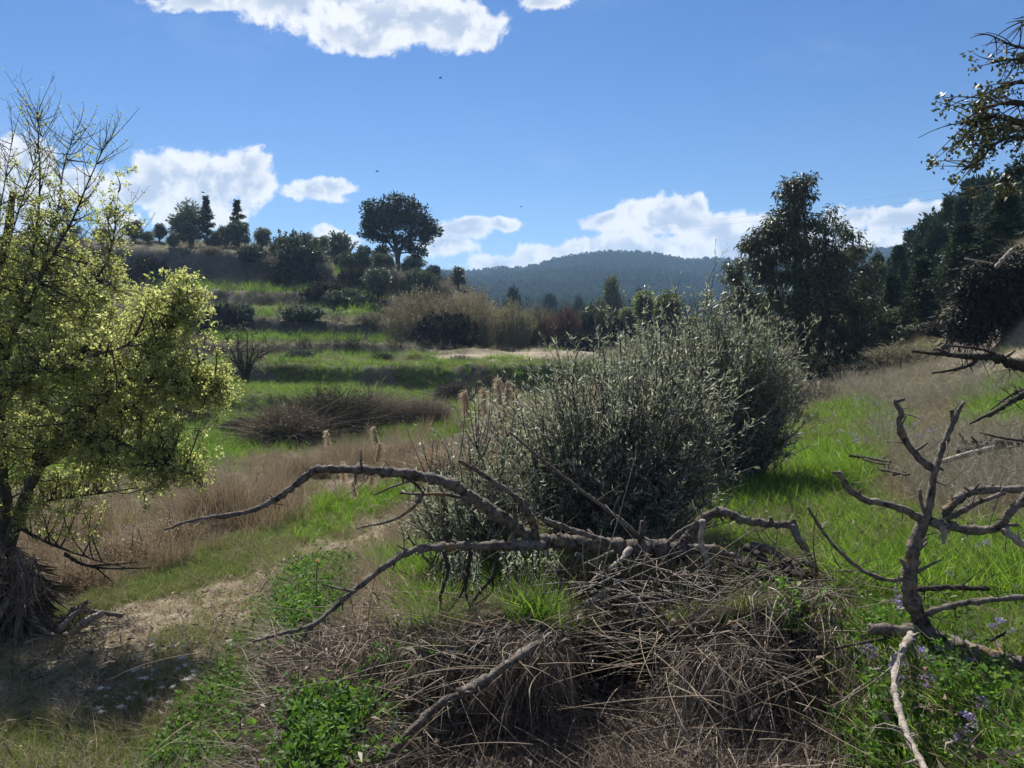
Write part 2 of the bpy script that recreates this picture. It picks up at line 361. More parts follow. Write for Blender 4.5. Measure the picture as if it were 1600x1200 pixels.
def cover(x, y, z, jit=14):
    px, py = toPix(x, y, z)
    k_ = np.clip(6/np.hypot(x, y), .12, 1.6); px = px + (fbm(x*2.1, y*2.1, 3, 21)*6+fbm(x*9, y*9, 2, 23)*3)*jit*k_; py = py + (fbm(x*2.3, y*2.3, 3, 22)*4+fbm(x*9, y*9, 2, 24)*2.5)*jit*k_
    g = np.zeros(px.shape); m = {}
    for nm, L in (('green', GREEN), ('dirt', DIRT), ('straw', STRAW), ('cliff', CLIFF), ('road', ROAD), ('weed', WEED), ('hollow', HOLLOW_SHADE)):
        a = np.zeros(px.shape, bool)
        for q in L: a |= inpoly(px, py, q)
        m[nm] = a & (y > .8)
    sl = (H(x*1.004, y*1.004, False)-H(x*.996, y*.996, False))/(.008*np.hypot(x, y))
    m['bank'] = (sl > .28) & (np.hypot(x, y) > 30) & (np.hypot(x, y) < 41) & (px < 1000)
    m['riser'] = (sl > .28) & (np.hypot(x, y) > 30) & (np.hypot(x, y) < 90) & (px < 1000)
    return m
# ---------------------------------------------------------------- materials
MATS = {}
def leafmat(name, stops, trans=.35, rough=.6, spec=.3, tcol=None, vscale=None):
    m = bpy.data.materials.new(name); m.use_nodes = True; t = NT(m.node_tree); t.n.clear()
    out = t.node('ShaderNodeOutputMaterial'); at = t.node('ShaderNodeAttribute', attribute_name='var')
    oi = t.node('ShaderNodeObjectInfo')
    geo = t.node('ShaderNodeNewGeometry')
    big = t.noise(geo.outputs['Position'], vscale or 1.2, 2)
    v = t.math('ADD', t.math('MULTIPLY', at.outputs['Fac'], .7), t.math('MULTIPLY', big, .45))
    v = t.math('SUBTRACT', v, .08)
    col = t.ramp(v, [(i/(len(stops)-1), c) for i, c in enumerate(stops)])
    hs = t.node('ShaderNodeHueSaturation'); t.l.new(col, hs.inputs['Color'])
    t.l.new(t.math('ADD', t.math('MULTIPLY', oi.outputs['Random'], .35), .82), hs.inputs['Value'])
    col = hs.outputs[0]
    p = t.node('ShaderNodeBsdfPrincipled'); t.l.new(col, p.inputs['Base Color'])
    p.inputs['Roughness'].default_value = rough; p.inputs['Specular IOR Level'].default_value = spec
    if trans > 0:
        tr = t.node('ShaderNodeBsdfTranslucent'); tc = t.mix(1.0, col, tcol or (1.15, 1.2, .55), 'MULTIPLY'); t.l.new(tc, tr.inputs[0])
        mx = t.node('ShaderNodeMixShader'); mx.inputs[0].default_value = trans
        t.l.new(p.outputs[0], mx.inputs[1]); t.l.new(tr.outputs[0], mx.inputs[2]); t.l.new(mx.outputs[0], out.inputs[0])
    else: t.l.new(p.outputs[0], out.inputs[0])
    MATS[name] = m; return m
def barkmat(name, c1, c2, scale=18, bump=.5, lichen=None):
    m = bpy.data.materials.new(name); m.use_nodes = True; t = NT(m.node_tree); t.n.clear()
    out = t.node('ShaderNodeOutputMaterial'); p = t.node('ShaderNodeBsdfPrincipled')
    tc = t.node('ShaderNodeTexCoord').outputs['Object']
    a = t.noise(tc, scale, 6, .65, 1.2); b = t.noise(tc, scale*6, 5, .7)
    f = t.ss(t.math('ADD', t.math('MULTIPLY', a, .6), t.math('MULTIPLY', b, .4)), .36, .62)
    col = t.mix(f, c1, c2)
    if lichen:
        col = t.mix(t.ss(t.noise(tc, scale*.7, 4, .6), .6, .68), col, lichen)
    t.l.new(col, p.inputs['Base Color']); p.inputs['Roughness'].default_value = .85; p.inputs['Specular IOR Level'].default_value = .25
    bm = t.node('ShaderNodeBump'); bm.inputs['Strength'].default_value = bump; bm.inputs['Distance'].default_value = .012
    t.l.new(t.math('ADD', a, b), bm.inputs['Height']); t.l.new(bm.outputs[0], p.inputs['Normal'])
    t.l.new(p.outputs[0], out.inputs[0]); MATS[name] = m; return m

M_elm = leafmat('elm_leaf', [(.16,.19,.06),(.30,.33,.12),(.45,.47,.20),(.66,.66,.40)], .66, .55, .3, (1.1,1.12,.8))
M_elmdark = leafmat('far_leaf_light', [(.08,.105,.05),(.14,.17,.08),(.22,.25,.12)], .35)
M_olive = leafmat('silver_leaf', [(.12,.135,.10),(.25,.27,.22),(.42,.44,.38),(.66,.67,.61)], .46, .5, .6, (1,1.05,.7))
M_oliveg = leafmat('silver_green_leaf', [(.11,.125,.09),(.23,.25,.195),(.40,.42,.345),(.64,.65,.58)], .5, .5, .6, (1,1.04,.8))
M_euc = leafmat('eucalyptus_leaf', [(.03,.042,.022),(.058,.072,.036),(.10,.11,.055),(.19,.155,.09)], .22, .5, .45)
M_pine = leafmat('pine_needle', [(.02,.034,.02),(.04,.062,.032),(.075,.10,.05)], .1, .8, .15)
M_pinel = leafmat('hill_pine_needle', [(.016,.030,.018),(.032,.055,.028),(.06,.085,.04)], .1, .6, .3)
M_hillolive = leafmat('hill_olive_leaf', [(.05,.066,.042),(.10,.125,.082),(.175,.20,.14),(.27,.28,.21)], .15, .5, .4)
M_dryshoot = leafmat('dry_shoot', [(.17,.145,.09),(.30,.265,.17),(.43,.385,.26)], .2, .7, .2, (1,.95,.8))
M_greenshoot = leafmat('budding_shoot', [(.14,.13,.08),(.24,.225,.145),(.34,.32,.215)], .25, .7, .2, (1,.98,.8))
M_redshoot = leafmat('red_twig', [(.075,.05,.035),(.14,.09,.065),(.21,.14,.105)], .15, .7, .2, (1,.8,.7))
M_darkbrush = leafmat('dark_brush', [(.025,.024,.02),(.06,.054,.042),(.13,.11,.088)], .1, .8, .2)
M_bramble = leafmat('dry_bramble', [(.085,.066,.048),(.19,.15,.108),(.36,.30,.225)], .1, .8, .2, (1,.9,.8))
M_pinkdry = leafmat('pinkish_dry_brush', [(.13,.10,.078),(.25,.205,.16),(.40,.34,.275)], .15, .8, .2, (1,.9,.8))
M_grass = leafmat('green_grass_blade', [(.048,.095,.02),(.105,.195,.034),(.185,.31,.058),(.33,.43,.15)], .5, .5, .35, (1.15,1.2,.5), 2.5)
M_grass2 = leafmat('muted_grass_blade', [(.07,.095,.028),(.12,.16,.05),(.19,.23,.085),(.30,.30,.16)], .4, .6, .3, (1.1,1.15,.6), 2.5)
M_dry = leafmat('dry_grass_blade', [(.15,.115,.072),(.27,.215,.14),(.40,.33,.23),(.55,.48,.36)], .25, .7, .25, (1,.95,.8), 3)
M_reed = leafmat('reed_straw', [(.13,.10,.065),(.25,.19,.13),(.38,.31,.22),(.56,.49,.38)], .25, .65, .3, (1,.92,.75), 1.5)
M_thatch = leafmat('thatch_stem', [(.04,.028,.021),(.09,.065,.048),(.18,.135,.10),(.42,.36,.285)], .12, .6, .35, (1,.9,.75), 4)
M_weed = leafmat('grey_weed', [(.12,.115,.08),(.21,.20,.145),(.30,.285,.22),(.42,.40,.34)], .25, .8, .2, (1,.95,.9), 2)
M_herb = leafmat('herb_leaf', [(.03,.065,.016),(.06,.12,.028),(.10,.18,.045),(.17,.25,.08)], .4, .65, .25, (1.15,1.3,.4), 3)
M_purple = leafmat('purple_petal', [(.25,.17,.42),(.36,.26,.55),(.5,.42,.68)], .35, .6, .2, (1,1,1))
M_white = leafmat('white_petal', [(.55,.52,.47),(.7,.68,.63),(.8,.8,.78)], .3, .6, .2, (1,1,1))
M_cream = leafmat('reed_plume', [(.40,.31,.22),(.54,.45,.33),(.68,.60,.47)], .4, .7, .2, (1,.95,.85))
M_orange = leafmat('orange_petal', [(.7,.33,.03),(.75,.4,.05)], .3, .6, .2, (1,1,1))
M_root = leafmat('hanging_root_fibre', [(.015,.013,.011),(.035,.03,.025),(.075,.062,.05)], .05, .8, .2)
B_dead = barkmat('dead_bark', (.03,.024,.02), (.22,.185,.155), 11, 1.0, (.24,.15,.07))
B_pale = barkmat('bleached_wood', (.16,.13,.105), (.42,.37,.31), 16, .7)
B_dark = barkmat('dark_bark', (.022,.018,.015), (.07,.057,.046), 16, .8)
B_elm = barkmat('elm_bark', (.03,.026,.02), (.10,.085,.065), 12, .8)
B_far = barkmat('far_bark', (.05,.042,.035), (.13,.11,.09), 4, .3)
B_black = barkmat('damp_root', (.02,.017,.014), (.09,.072,.058), 22, .8)

def groundmat():
    m = bpy.data.materials.new('ground_soil'); m.use_nodes = True; t = NT(m.node_tree); t.n.clear()
    out = t.node('ShaderNodeOutputMaterial'); p = t.node('ShaderNodeBsdfPrincipled')
    pos = t.node('ShaderNodeNewGeometry').outputs['Position']
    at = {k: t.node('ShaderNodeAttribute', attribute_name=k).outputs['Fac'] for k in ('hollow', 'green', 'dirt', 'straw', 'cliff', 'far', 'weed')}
    n1 = t.noise(pos, .9, 6, .65); n2 = t.noise(pos, 7, 6, .7); n3 = t.noise(pos, 45, 5, .7)
    nb = t.math('ADD', t.math('MULTIPLY', n1, .35), t.math('ADD', t.math('MULTIPLY', n2, .35), t.math('MULTIPLY', n3, .3)))
    f = t.ss(nb, .38, .62)
    base = t.mix(f, (.06,.056,.032), (.16,.145,.09))
    green = t.mix(f, (.045,.06,.02), (.11,.15,.04))
    dirt = t.mix(f, (.15,.12,.088), (.36,.30,.22))
    straw = t.mix(f, (.035,.027,.02), (.15,.115,.085))
    cliff = t.mix(f, (.06,.05,.042), (.165,.14,.118))
    weed = t.mix(f, (.10,.09,.07), (.23,.205,.17))
    far = t.mix(f, (.02,.03,.015), (.035,.05,.025))
    c = t.mix(at['weed'], base, weed); c = t.mix(at['straw'], c, straw); c = t.mix(at['green'], c, green)
    c = t.mix(at['dirt'], c, dirt); c = t.mix(at['cliff'], c, cliff); c = t.mix(at['far'], c, far); c = t.mix(at['hollow'], c, (.022,.017,.013))  # hollow mask paints the shade under the branch as near-black ground
    t.l.new(c, p.inputs['Base Color']); p.inputs['Roughness'].default_value = .95; p.inputs['Specular IOR Level'].default_value = .1
    bm = t.node('ShaderNodeBump'); bm.inputs['Strength'].default_value = .8; bm.inputs['Distance'].default_value = .03
    t.l.new(nb, bm.inputs['Height']); t.l.new(bm.outputs[0], p.inputs['Normal'])
    t.l.new(p.outputs[0], out.inputs[0]); return m

# ---------------------------------------------------------------- ground sheet
def smooth2(a, k=2):
    for _ in range(k):
        b = a.copy(); b[1:-1, 1:-1] = (a[1:-1, 1:-1]*2+a[:-2, 1:-1]+a[2:, 1:-1]+a[1:-1, :-2]+a[1:-1, 2:])/6; a = b
    return a
def build_ground():
    th = np.concatenate([np.linspace(-3.14159, -.9, 90, endpoint=False), np.linspace(-.9, .9, 760, endpoint=False), np.linspace(.9, 3.14159, 91)])
    r = np.concatenate([np.linspace(.0, 1.5, 10, endpoint=False), np.geomspace(1.5, 110, 620, endpoint=False), np.geomspace(110, 1100, 120, endpoint=False), np.geomspace(1100, 1350, 4)])
    r[0] = .01
    A, B = np.meshgrid(th, r, indexing='ij')
    x = B*np.sin(A); y = B*np.cos(A); z = H(x, y)
    na, nr = A.shape
    V = np.stack([x, y, z], -1).reshape(-1, 3)
    i = np.arange(na-1)[:, None]*nr; k = np.arange(nr-1)[None]
    Q = np.stack([i+k, i+k+1, i+nr+k+1, i+nr+k], -1).reshape(-1, 4)[:, ::-1]
    m = raw_mesh('ground', V, Q, smooth=True)
    cv = cover(x, y, z); cv['cliff'] |= cv['riser'] & (~cv['bank'] | (fbm(x*.6, y*.6, 3, 60) > .02)); cv['green'] |= cv['bank']
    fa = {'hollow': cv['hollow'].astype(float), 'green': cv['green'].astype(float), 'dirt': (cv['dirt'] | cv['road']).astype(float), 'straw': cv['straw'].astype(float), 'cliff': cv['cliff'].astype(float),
          'weed': cv['weed'].astype(float), 'far': np.clip((B-130)/60, 0, 1)}
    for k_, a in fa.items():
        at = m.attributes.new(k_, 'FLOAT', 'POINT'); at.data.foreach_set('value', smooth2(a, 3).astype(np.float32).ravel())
    o = link('ground', m, groundmat()); tag(o, 'uneven valley ground with terraces, path, grassy slope and wooded hill', kind='structure')
    return o
build_ground()

def limb_curve(a, b, n, sag, g):
    """curved line from a (k,3) to b (k,3)"""
    t = np.linspace(0, 1, n)[None, :, None]
    L = np.linalg.norm(b-a, axis=1)[:, None, None]
    mid = (a+b)/2 + np.array([0, 0, 1])*sag*L[:, 0] + g.normal(size=a.shape)*.07*L[:, 0]
    return a[:, None]*(1-t)**2 + 2*mid[:, None]*t*(1-t) + b[:, None]*t**2

# ---------------------------------------------------------------- scattered ground cover (stuff)
def template(fn, n, name, mat):
    col = bpy.data.collections.new('source_' + name)
    for k in range(n):
        b = Buf(); fn(b, k); me = b.mesh(name + '_source'); me.materials.append(mat)
        o = bpy.data.objects.new(name + '_source', me); col.objects.link(o)
    return col
def scatter(name, pts, scl, col, ncol, mat, label, tilt=.15):
    n = len(pts)
    m = bpy.data.meshes.new(name); m.vertices.add(n); m.vertices.foreach_set('co', np.asarray(pts, np.float32).ravel())
    rot = np.stack([rng.normal(size=n)*tilt, rng.normal(size=n)*tilt, rng.random(n)*6.28], -1).astype(np.float32)
    a = m.attributes.new('rot', 'FLOAT_VECTOR', 'POINT'); a.data.foreach_set('vector', rot.ravel())
    a = m.attributes.new('scl', 'FLOAT', 'POINT'); a.data.foreach_set('value', np.asarray(scl, np.float32))
    a = m.attributes.new('idx', 'INT', 'POINT'); a.data.foreach_set('value', rng.integers(0, ncol, n).astype(np.int32))
    m.materials.append(mat)
    o = bpy.data.objects.new(name, m); C.objects.link(o)
    g = bpy.data.node_groups.new('scatter_' + name, 'GeometryNodeTree')
    g.interface.new_socket('Geometry', in_out='INPUT', socket_type='NodeSocketGeometry')
    g.interface.new_socket('Geometry', in_out='OUTPUT', socket_type='NodeSocketGeometry')
    gi = g.nodes.new('NodeGroupInput'); go = g.nodes.new('NodeGroupOutput')
    m2p = g.nodes.new('GeometryNodeMeshToPoints'); iop = g.nodes.new('GeometryNodeInstanceOnPoints'); ci = g.nodes.new('GeometryNodeCollectionInfo')
    ci.inputs['Collection'].default_value = col; ci.inputs['Separate Children'].default_value = True; ci.inputs['Reset Children'].default_value = True
    iop.inputs['Pick Instance'].default_value = True
    def attr(nm, tp):
        q = g.nodes.new('GeometryNodeInputNamedAttribute'); q.data_type = tp; q.inputs['Name'].default_value = nm; return q.outputs['Attribute']
    L = g.links.new
    e2r = g.nodes.new('FunctionNodeEulerToRotation'); L(attr('rot', 'FLOAT_VECTOR'), e2r.inputs[0])
    L(gi.outputs[0], m2p.inputs[0]); L(m2p.outputs[0], iop.inputs['Points']); L(ci.outputs[0], iop.inputs['Instance'])
    L(attr('idx', 'INT'), iop.inputs['Instance Index']); L(e2r.outputs[0], iop.inputs['Rotation']); L(attr('scl', 'FLOAT'), iop.inputs['Scale'])
    rl = g.nodes.new('GeometryNodeRealizeInstances'); L(iop.outputs[0], rl.inputs[0]); L(rl.outputs[0], go.inputs[0])
    md = o.modifiers.new('scatter', 'NODES'); md.node_group = g
    return tag(o, label, kind='stuff')

def tuft(nb, h, w, spread, lean, bend):
    def fn(b, k):
        g = np.random.default_rng(100+k)
        a = g.random(nb)*6.28; rr = np.sqrt(g.random(nb))*spread
        root = np.stack([np.cos(a)*rr, np.sin(a)*rr, np.full(nb, -.02)], -1)
        d = np.stack([g.normal(size=nb)*lean, g.normal(size=nb)*lean, np.ones(nb)], -1)
        bd = np.stack([g.normal(size=nb)*bend, g.normal(size=nb)*bend, -np.abs(g.normal(size=nb))*bend*.6], -1)
        ribbons(b, root, d, h*(.5+.7*g.random(nb)), w*(.7+.6*g.random(nb)), bd, 2 if h < .3 else 3, g.random(nb))
    return fn
def herbf(nl, h, L, W):
    def fn(b, k):
        g = np.random.default_rng(200+k); ns = 6
        for s in range(ns):
            a = g.random()*6.28; root = np.array([[math.cos(a)*.05, math.sin(a)*.05, 0]])
            d = np.array([[g.normal()*.35, g.normal()*.35, 1.]]); hh = h*(.5+.6*g.random())
            PT = ribbons(b, root, d, hh, .006, np.array([[g.normal()*.2, g.normal()*.2, -.1]]), 4, np.array([.2]))
            t = g.random(nl)*.9+.1; i = (t*4*.999).astype(int); f = (t*4-i)[:, None]
            c = PT[0, i]*(1-f)+PT[0, i+1]*f
            dd = np.stack([g.normal(size=nl), g.normal(size=nl), g.normal(size=nl)*.4+.45], -1)
            leaves(b, c, dd, L*(.5+.8*g.random(nl))*(1.1-.5*t), W*(.6+.7*g.random(nl)), g.random(nl), .1)
    return fn
def brushf(nt, h):
    def fn(b, k):
        g = np.random.default_rng(300+k)
        d = np.stack([g.normal(size=nt)*.7, g.normal(size=nt)*.7, .5+g.random(nt)], -1)
        PT = ribbons(b, g.normal(size=(nt, 3))*[.04, .04, 0], d, h*(.4+.8*g.random(nt)), .006, g.normal(size=(nt, 3))*.25, 3, g.random(nt))
        n2 = nt*4; i = g.integers(0, nt, n2); j = g.integers(1, 4, n2)
        ribbons(b, PT[i, j], nrm(d[i]) + g.normal(size=(n2, 3))*.6, h*.3*(.4+g.random(n2)), .005, g.normal(size=(n2, 3))*.2, 2, g.random(n2))
    return fn
T_green = template(tuft(16, .26, .0085, .07, .28, .35), 5, 'grass', M_grass)
T_muted = template(tuft(18, .17, .0055, .08, .35, .35), 5, 'muted_grass', M_grass2)
T_dry = template(tuft(22, .26, .0045, .10, .5, .5), 5, 'dry_grass', M_dry)
T_flat = template(tuft(26, .22, .0045, .12, 2.2, .5), 5, 'flat_straw', M_dry)
T_reed = template(tuft(16, 1.0, .010, .16, .16, .22), 5, 'reed', M_reed)
T_thatch = template(tuft(26, .26, .0045, .14, 1.6, .5), 5, 'thatch', M_thatch)
T_herb = template(herbf(12, .3, .065, .022), 5, 'herb', M_herb)
T_brush = template(brushf(16, .45), 5, 'brush', M_darkbrush)
T_weed = template(brushf(14, .38), 5, 'weed', M_weed)

def cand(n, r0, r1, th0=-.82, th1=.82):
    th = th0+(th1-th0)*rng.random(n); r = np.exp(math.log(r0)+(math.log(r1)-math.log(r0))*rng.random(n))
    x = r*np.sin(th); y = r*np.cos(th); z = H(x, y)
    return np.stack([x, y, z], -1), r, cover(x, y, z)
def grow(r, ref=10, p=.55): return np.where(r > ref, (r/ref)**p, 1.0)

Pn, r, cv = cand(190000, 1.9, 100)
px, py = toPix(*Pn.T); u = rng.random(len(r)); n1 = fbm(Pn[:, 0]*1.3, Pn[:, 1]*1.3, 3, 40)+.5; n2 = fbm(Pn[:, 0]*.5, Pn[:, 1]*.5, 3, 41)+.5
right = px > 1080
lush = ~cv['hollow'] & ~(right & (r < 3.9) & (u > .5)) & (cv['green'] | cv['bank']) & ~((px < 460) & (py > 780))
sel = lush & (u < np.where(right, .8, .7)*np.clip(n1*3.4-1.05, .12, 1)) & ~(cv['riser'] & (u > np.where(r < 41, .6, .22))) & ~((px > 1060) & (px < 1300) & (py > 880))
sc = np.where(right, .55+.9*np.clip(n2, 0, 1), 1)*grow(r)*(.5+.6*rng.random(len(r)))*np.where(r > 48, 1.25, np.where(py < 700, .8, 1))*np.where(r < 3.3, .8, 1)*np.where(right & (r < 4.6), .62, 1)
scatter('green_grass', Pn[sel], sc[sel], T_green, 5, M_grass, 'bright green grass on the right slope, meadow strip and terrace edges')
sel = (cv['green'] & (u < .35) & ~lush | (~cv['green'] & ~cv['straw'] & ~cv['cliff'] & ~cv['road'] & (u < np.where(r > 28, .5, .22)*np.clip(n1*2-.5, 0, 1))) | (cv['straw'] & (r > 7) & (u < .10))) | (lush & (u > np.where(n1 < .5, .45, .87))) | (cv['green'] & ~lush & (u < .8) & (py < 980))
scatter('short_grass', Pn[sel], (grow(r)*(.5+.6*rng.random(len(r))))[sel], T_muted, 5, M_grass2, 'short muted green grass along the path and banks')
Pn, r, cv = cand(190000, 1.9, 100)
px, py = toPix(*Pn.T); u = rng.random(len(r)); n1 = fbm(Pn[:, 0]*1.3, Pn[:, 1]*1.3, 3, 44)+.5; n2 = fbm(Pn[:, 0]*.5, Pn[:, 1]*.5, 3, 45)+.5
other = ~cv['green'] & ~cv['road'] & ~cv['dirt'] & ~cv['cliff'] & ~cv['hollow'] & ~cv['riser']
sel = other & ~cv['straw'] & (u < np.where(r > 28, .26, .5)*np.clip(n1*1.8-.2, .1, 1)) | (cv['cliff'] & (u < .06)) | (cv['green'] & (u < np.where(n1 < .45, .22, .04)))
scatter('dry_grass', Pn[sel], (grow(r, 10, .42)*(.5+.7*rng.random(len(r))))[sel], T_dry, 5, M_dry, 'fine dry beige grass over slopes and terraces')
sel = cv['dirt'] & (u < .30) | (cv['straw'] & ~cv['hollow'] & (r < 12) & (u < .3)) | (cv['straw'] & (r >= 12) & (u < .1))
scatter('flattened_straw', Pn[sel], (grow(r)*(.4+.6*rng.random(len(r))))[sel], T_flat, 5, M_dry, 'flattened pale straw lying on the path and heaps')
sel = cv['straw'] & ~cv['hollow'] & (r < 6.5) & (u > .84) & (py > 900) | cv['hollow'] & (u > .96)
scatter('brown_thatch', Pn[sel], (.5+.7*rng.random(len(r)))[sel], T_thatch, 5, M_thatch, 'matted brown dead stems covering the foreground bank')
sel = cv['straw'] & (r > 6) & (py < 960) & (u < .30*np.clip(n1*4.5-1.9, .05, 1))
scatter('dry_reeds', Pn[sel], ((.25+.5*rng.random(len(r)))*(.5+n2))[sel], T_reed, 5, M_reed, 'band of dry brown reeds between the path and the meadow', .12)
sel = (cv['weed'] & (u < .22*np.clip(n1*2-.3, .1, 1))) | (other & (r > 14) & (r < 100) & (u < .08*np.clip(n2*3-1, 0, 1)))
scatter('grey_weeds', Pn[sel], (grow(r, 12)*(.45+.6*rng.random(len(r))))[sel], T_weed, 5, M_weed, 'pale grey dry weeds on the right slope and terraces')
# dark low scrub on terrace banks
bank = cv['riser'] | (r > 30) & (px < 960) & (np.abs(py-447)<6) & ((np.abs(py-520+fbm(Pn[:,0]*.1, Pn[:,1]*.1, 2, 7)*16) < 9) | (np.abs(py-478) < 8) | (np.abs(r-35.3) < .9) & (px > 400) | (np.abs(py-447)<6) )
sel = bank & (u < np.where(r < 40, .2, np.where(r > 64, .2, .8))*np.clip(n2*2.4-.3, .15, 1)) | ((r > 55) & (px < 760) & (u < .10*np.clip(n1*3-1, 0, 1)))
scatter('bank_scrub', Pn[sel], (grow(r, 20, .5)*(.8+.9*rng.random(len(r))))[sel], T_brush, 5, M_darkbrush, 'dark low scrub lining the terrace banks')
# leafy herbs
HERB = [[(380,1010),(430,930),(500,880),(545,890),(540,960),(470,1010),(440,1100),(400,1230),(230,1230),(300,1130)],
        [(1210,940),(1300,960),(1600,1060),(1640,1230),(1330,1230),(1290,1080)],[(1120,880),(1230,900),(1240,960)],[(560,1050),(700,1040),(760,1110),(620,1170)],[(1290,960),(1420,1000),(1420,1230),(1300,1230)],[(960,990),(1060,990),(1050,1060),(970,1060)],[(440,1120),(620,1130),(600,1230),(420,1230)],[(1180,960),(1260,950),(1270,1010),(1190,1010)]]
Ph, rh, _ = cand(60000, 2.2, 7.5)
hx, hy = toPix(*Ph.T); hm = np.zeros(len(rh), bool)
for q in HERB: hm |= inpoly(hx, hy, q)
uh = rng.random(len(rh))
sel = hm & (uh < np.where(hx > 1100, .07, np.where((hx < 560), .34, .16)))
scatter('leafy_herbs', Ph[sel], (.35+.55*rng.random(len(rh)))[sel], T_herb, 5, M_herb, 'broad leaved green herbs on the ditch bank and slope')

def clod(b, k):
    g = np.random.default_rng(700+k)
    for _ in range(3):
        c = np.r_[g.normal(size=2)*.06, 0]; r = .008+.022*g.random()**2
        PT = np.array([c+[-r*1.2, 0, 0], c+[-r*.5, 0, r*.2], c+[r*.5, r*.1, r*.2], c+[r*1.3, 0, 0]]); PT += g.normal(size=PT.shape)*r*.15
        tubes(b, PT[None], np.array([[r*.25, r*.8, r*.75, r*.2]]), 6, np.array([g.random()]), rough=.15)
M_clod = leafmat('clod_soil', [(.10,.08,.06),(.20,.165,.125),(.36,.32,.26)], 0, .95, .1)
T_clod = template(clod, 6, 'clod', M_clod)
sel = (cv['dirt'] & (r < 14) & (u > .9)) | (cv['straw'] & (r < 6) & (u > .93))
scatter('clods', Pn[sel], (.25+.6*rng.random(len(r))**3)[sel], T_clod, 6, M_clod, 'clods of soil and small stones scattered on the path', .4)
def litter(b, k):
    g = np.random.default_rng(720+k); n = 9
    leaves(b, np.c_[g.normal(size=(n, 2))*.1, .01+.03*g.random(n)], rdir(n, g)*[1, 1, .35], .05*(.5+g.random(n)), .016, g.random(n), .3)
    PT = np.c_[g.normal(size=(2, 2))*.08, [.02, .03]]; tubes(b, limb_curve(PT, PT+rdir(2, g)*[.18, .18, .05], 5, .05, g), np.full((2, 5), .0028), 4)
T_lit = template(litter, 6, 'litter', M_thatch)
sel = ((cv['dirt'] & (u < .40) | cv['straw']) & (r < 9) & (u > .35) & (u < .5)) | (cv['green'] & (r < 7) & (u > .4) & (u < .44))
scatter('leaf_litter', Pn[sel], (.6+.8*rng.random(len(r)))[sel], T_lit, 6, M_thatch, 'dead leaves and broken twigs strewn over path and bank', .2)
# ---------------------------------------------------------------- tree builders
def crown_tree(seed, trunks, lobes, leaf, twig_r=.012, k_leaf=30, csize=.35, limb_r=.06, shell=.45, sag=-.12, droop=0.0, sides=5, fill=1.0):
    """trunks: list of (points, radii) in local metres; lobes: (x,y,z,rx,ry,rz,n clusters). Returns trunk Buf, crown Buf"""
    g = np.random.default_rng(seed); bt = Buf(); bl = Buf()
    tp = []; tr = []
    for pts, rad in trunks:
        q = spline(pts, 14); rr = np.interp(np.linspace(0, 1, 14), np.linspace(0, 1, len(rad)), rad)
        tubes(bt, q[None], rr[None], 8, rough=.05); tp.append(q); tr.append(rr)
    TP = np.concatenate(tp); TR = np.concatenate(tr)
    L, W, var0, curl = leaf
    for (x, y, z, rx, ry, rz, n) in lobes:
        c = np.array([x, y, z]); n = max(3, int(n))
        w = np.linalg.norm(TP-c, axis=1) + np.where(TP[:, 2] > z, 1.5*np.abs(TP[:, 2]-z)+.5, 0)
        i = int(np.argmin(w)); a = TP[i]
        lr = min(limb_r, TR[i]*.8)
        m = limb_curve(a[None], c[None], 8, sag, g)[0]
        tubes(bt, m[None], np.linspace(lr, lr*.45, 8)[None], 6, rough=.05)
        d = rdir(n, g); rad = (shell + (1-shell)*g.random(n)**.6)
        bum = 1+.25*np.sin(d[:, 0]*5+seed)*np.sin(d[:, 2]*6+seed*2)
        cc = c + d*rad[:, None]*np.array([rx, ry, rz])*bum[:, None]
        j = g.integers(3, 8, n); st = m[j]
        tw = limb_curve(st, cc, 6, sag*.6, g)
        tubes(bt, tw, np.linspace(1, .3, 6)[None]*np.full((n, 1), min(twig_r, lr*.5)), 4)
        k = int(k_leaf*fill)
        ci = np.repeat(np.arange(n), k); N = len(ci)
        cs = csize*(.55+.8*g.random(n))[ci]
        off = rdir(N, g)*(g.random(N)**.5*cs)[:, None]*[1, 1, .75]
        pos = cc[ci] + off
        dd = nrm(off) + rdir(N, g)*.8 + [0, 0, -droop] + np.array([0, 0, .25 if droop == 0 else 0])
        cv = g.random(n)[ci]*.55 + g.random(N)*.45
        leaves(bl, pos, dd, L*(.6+.7*g.random(N)), W*(.6+.7*g.random(N)), np.clip(cv+var0, 0, 1), curl)
    return bt, bl
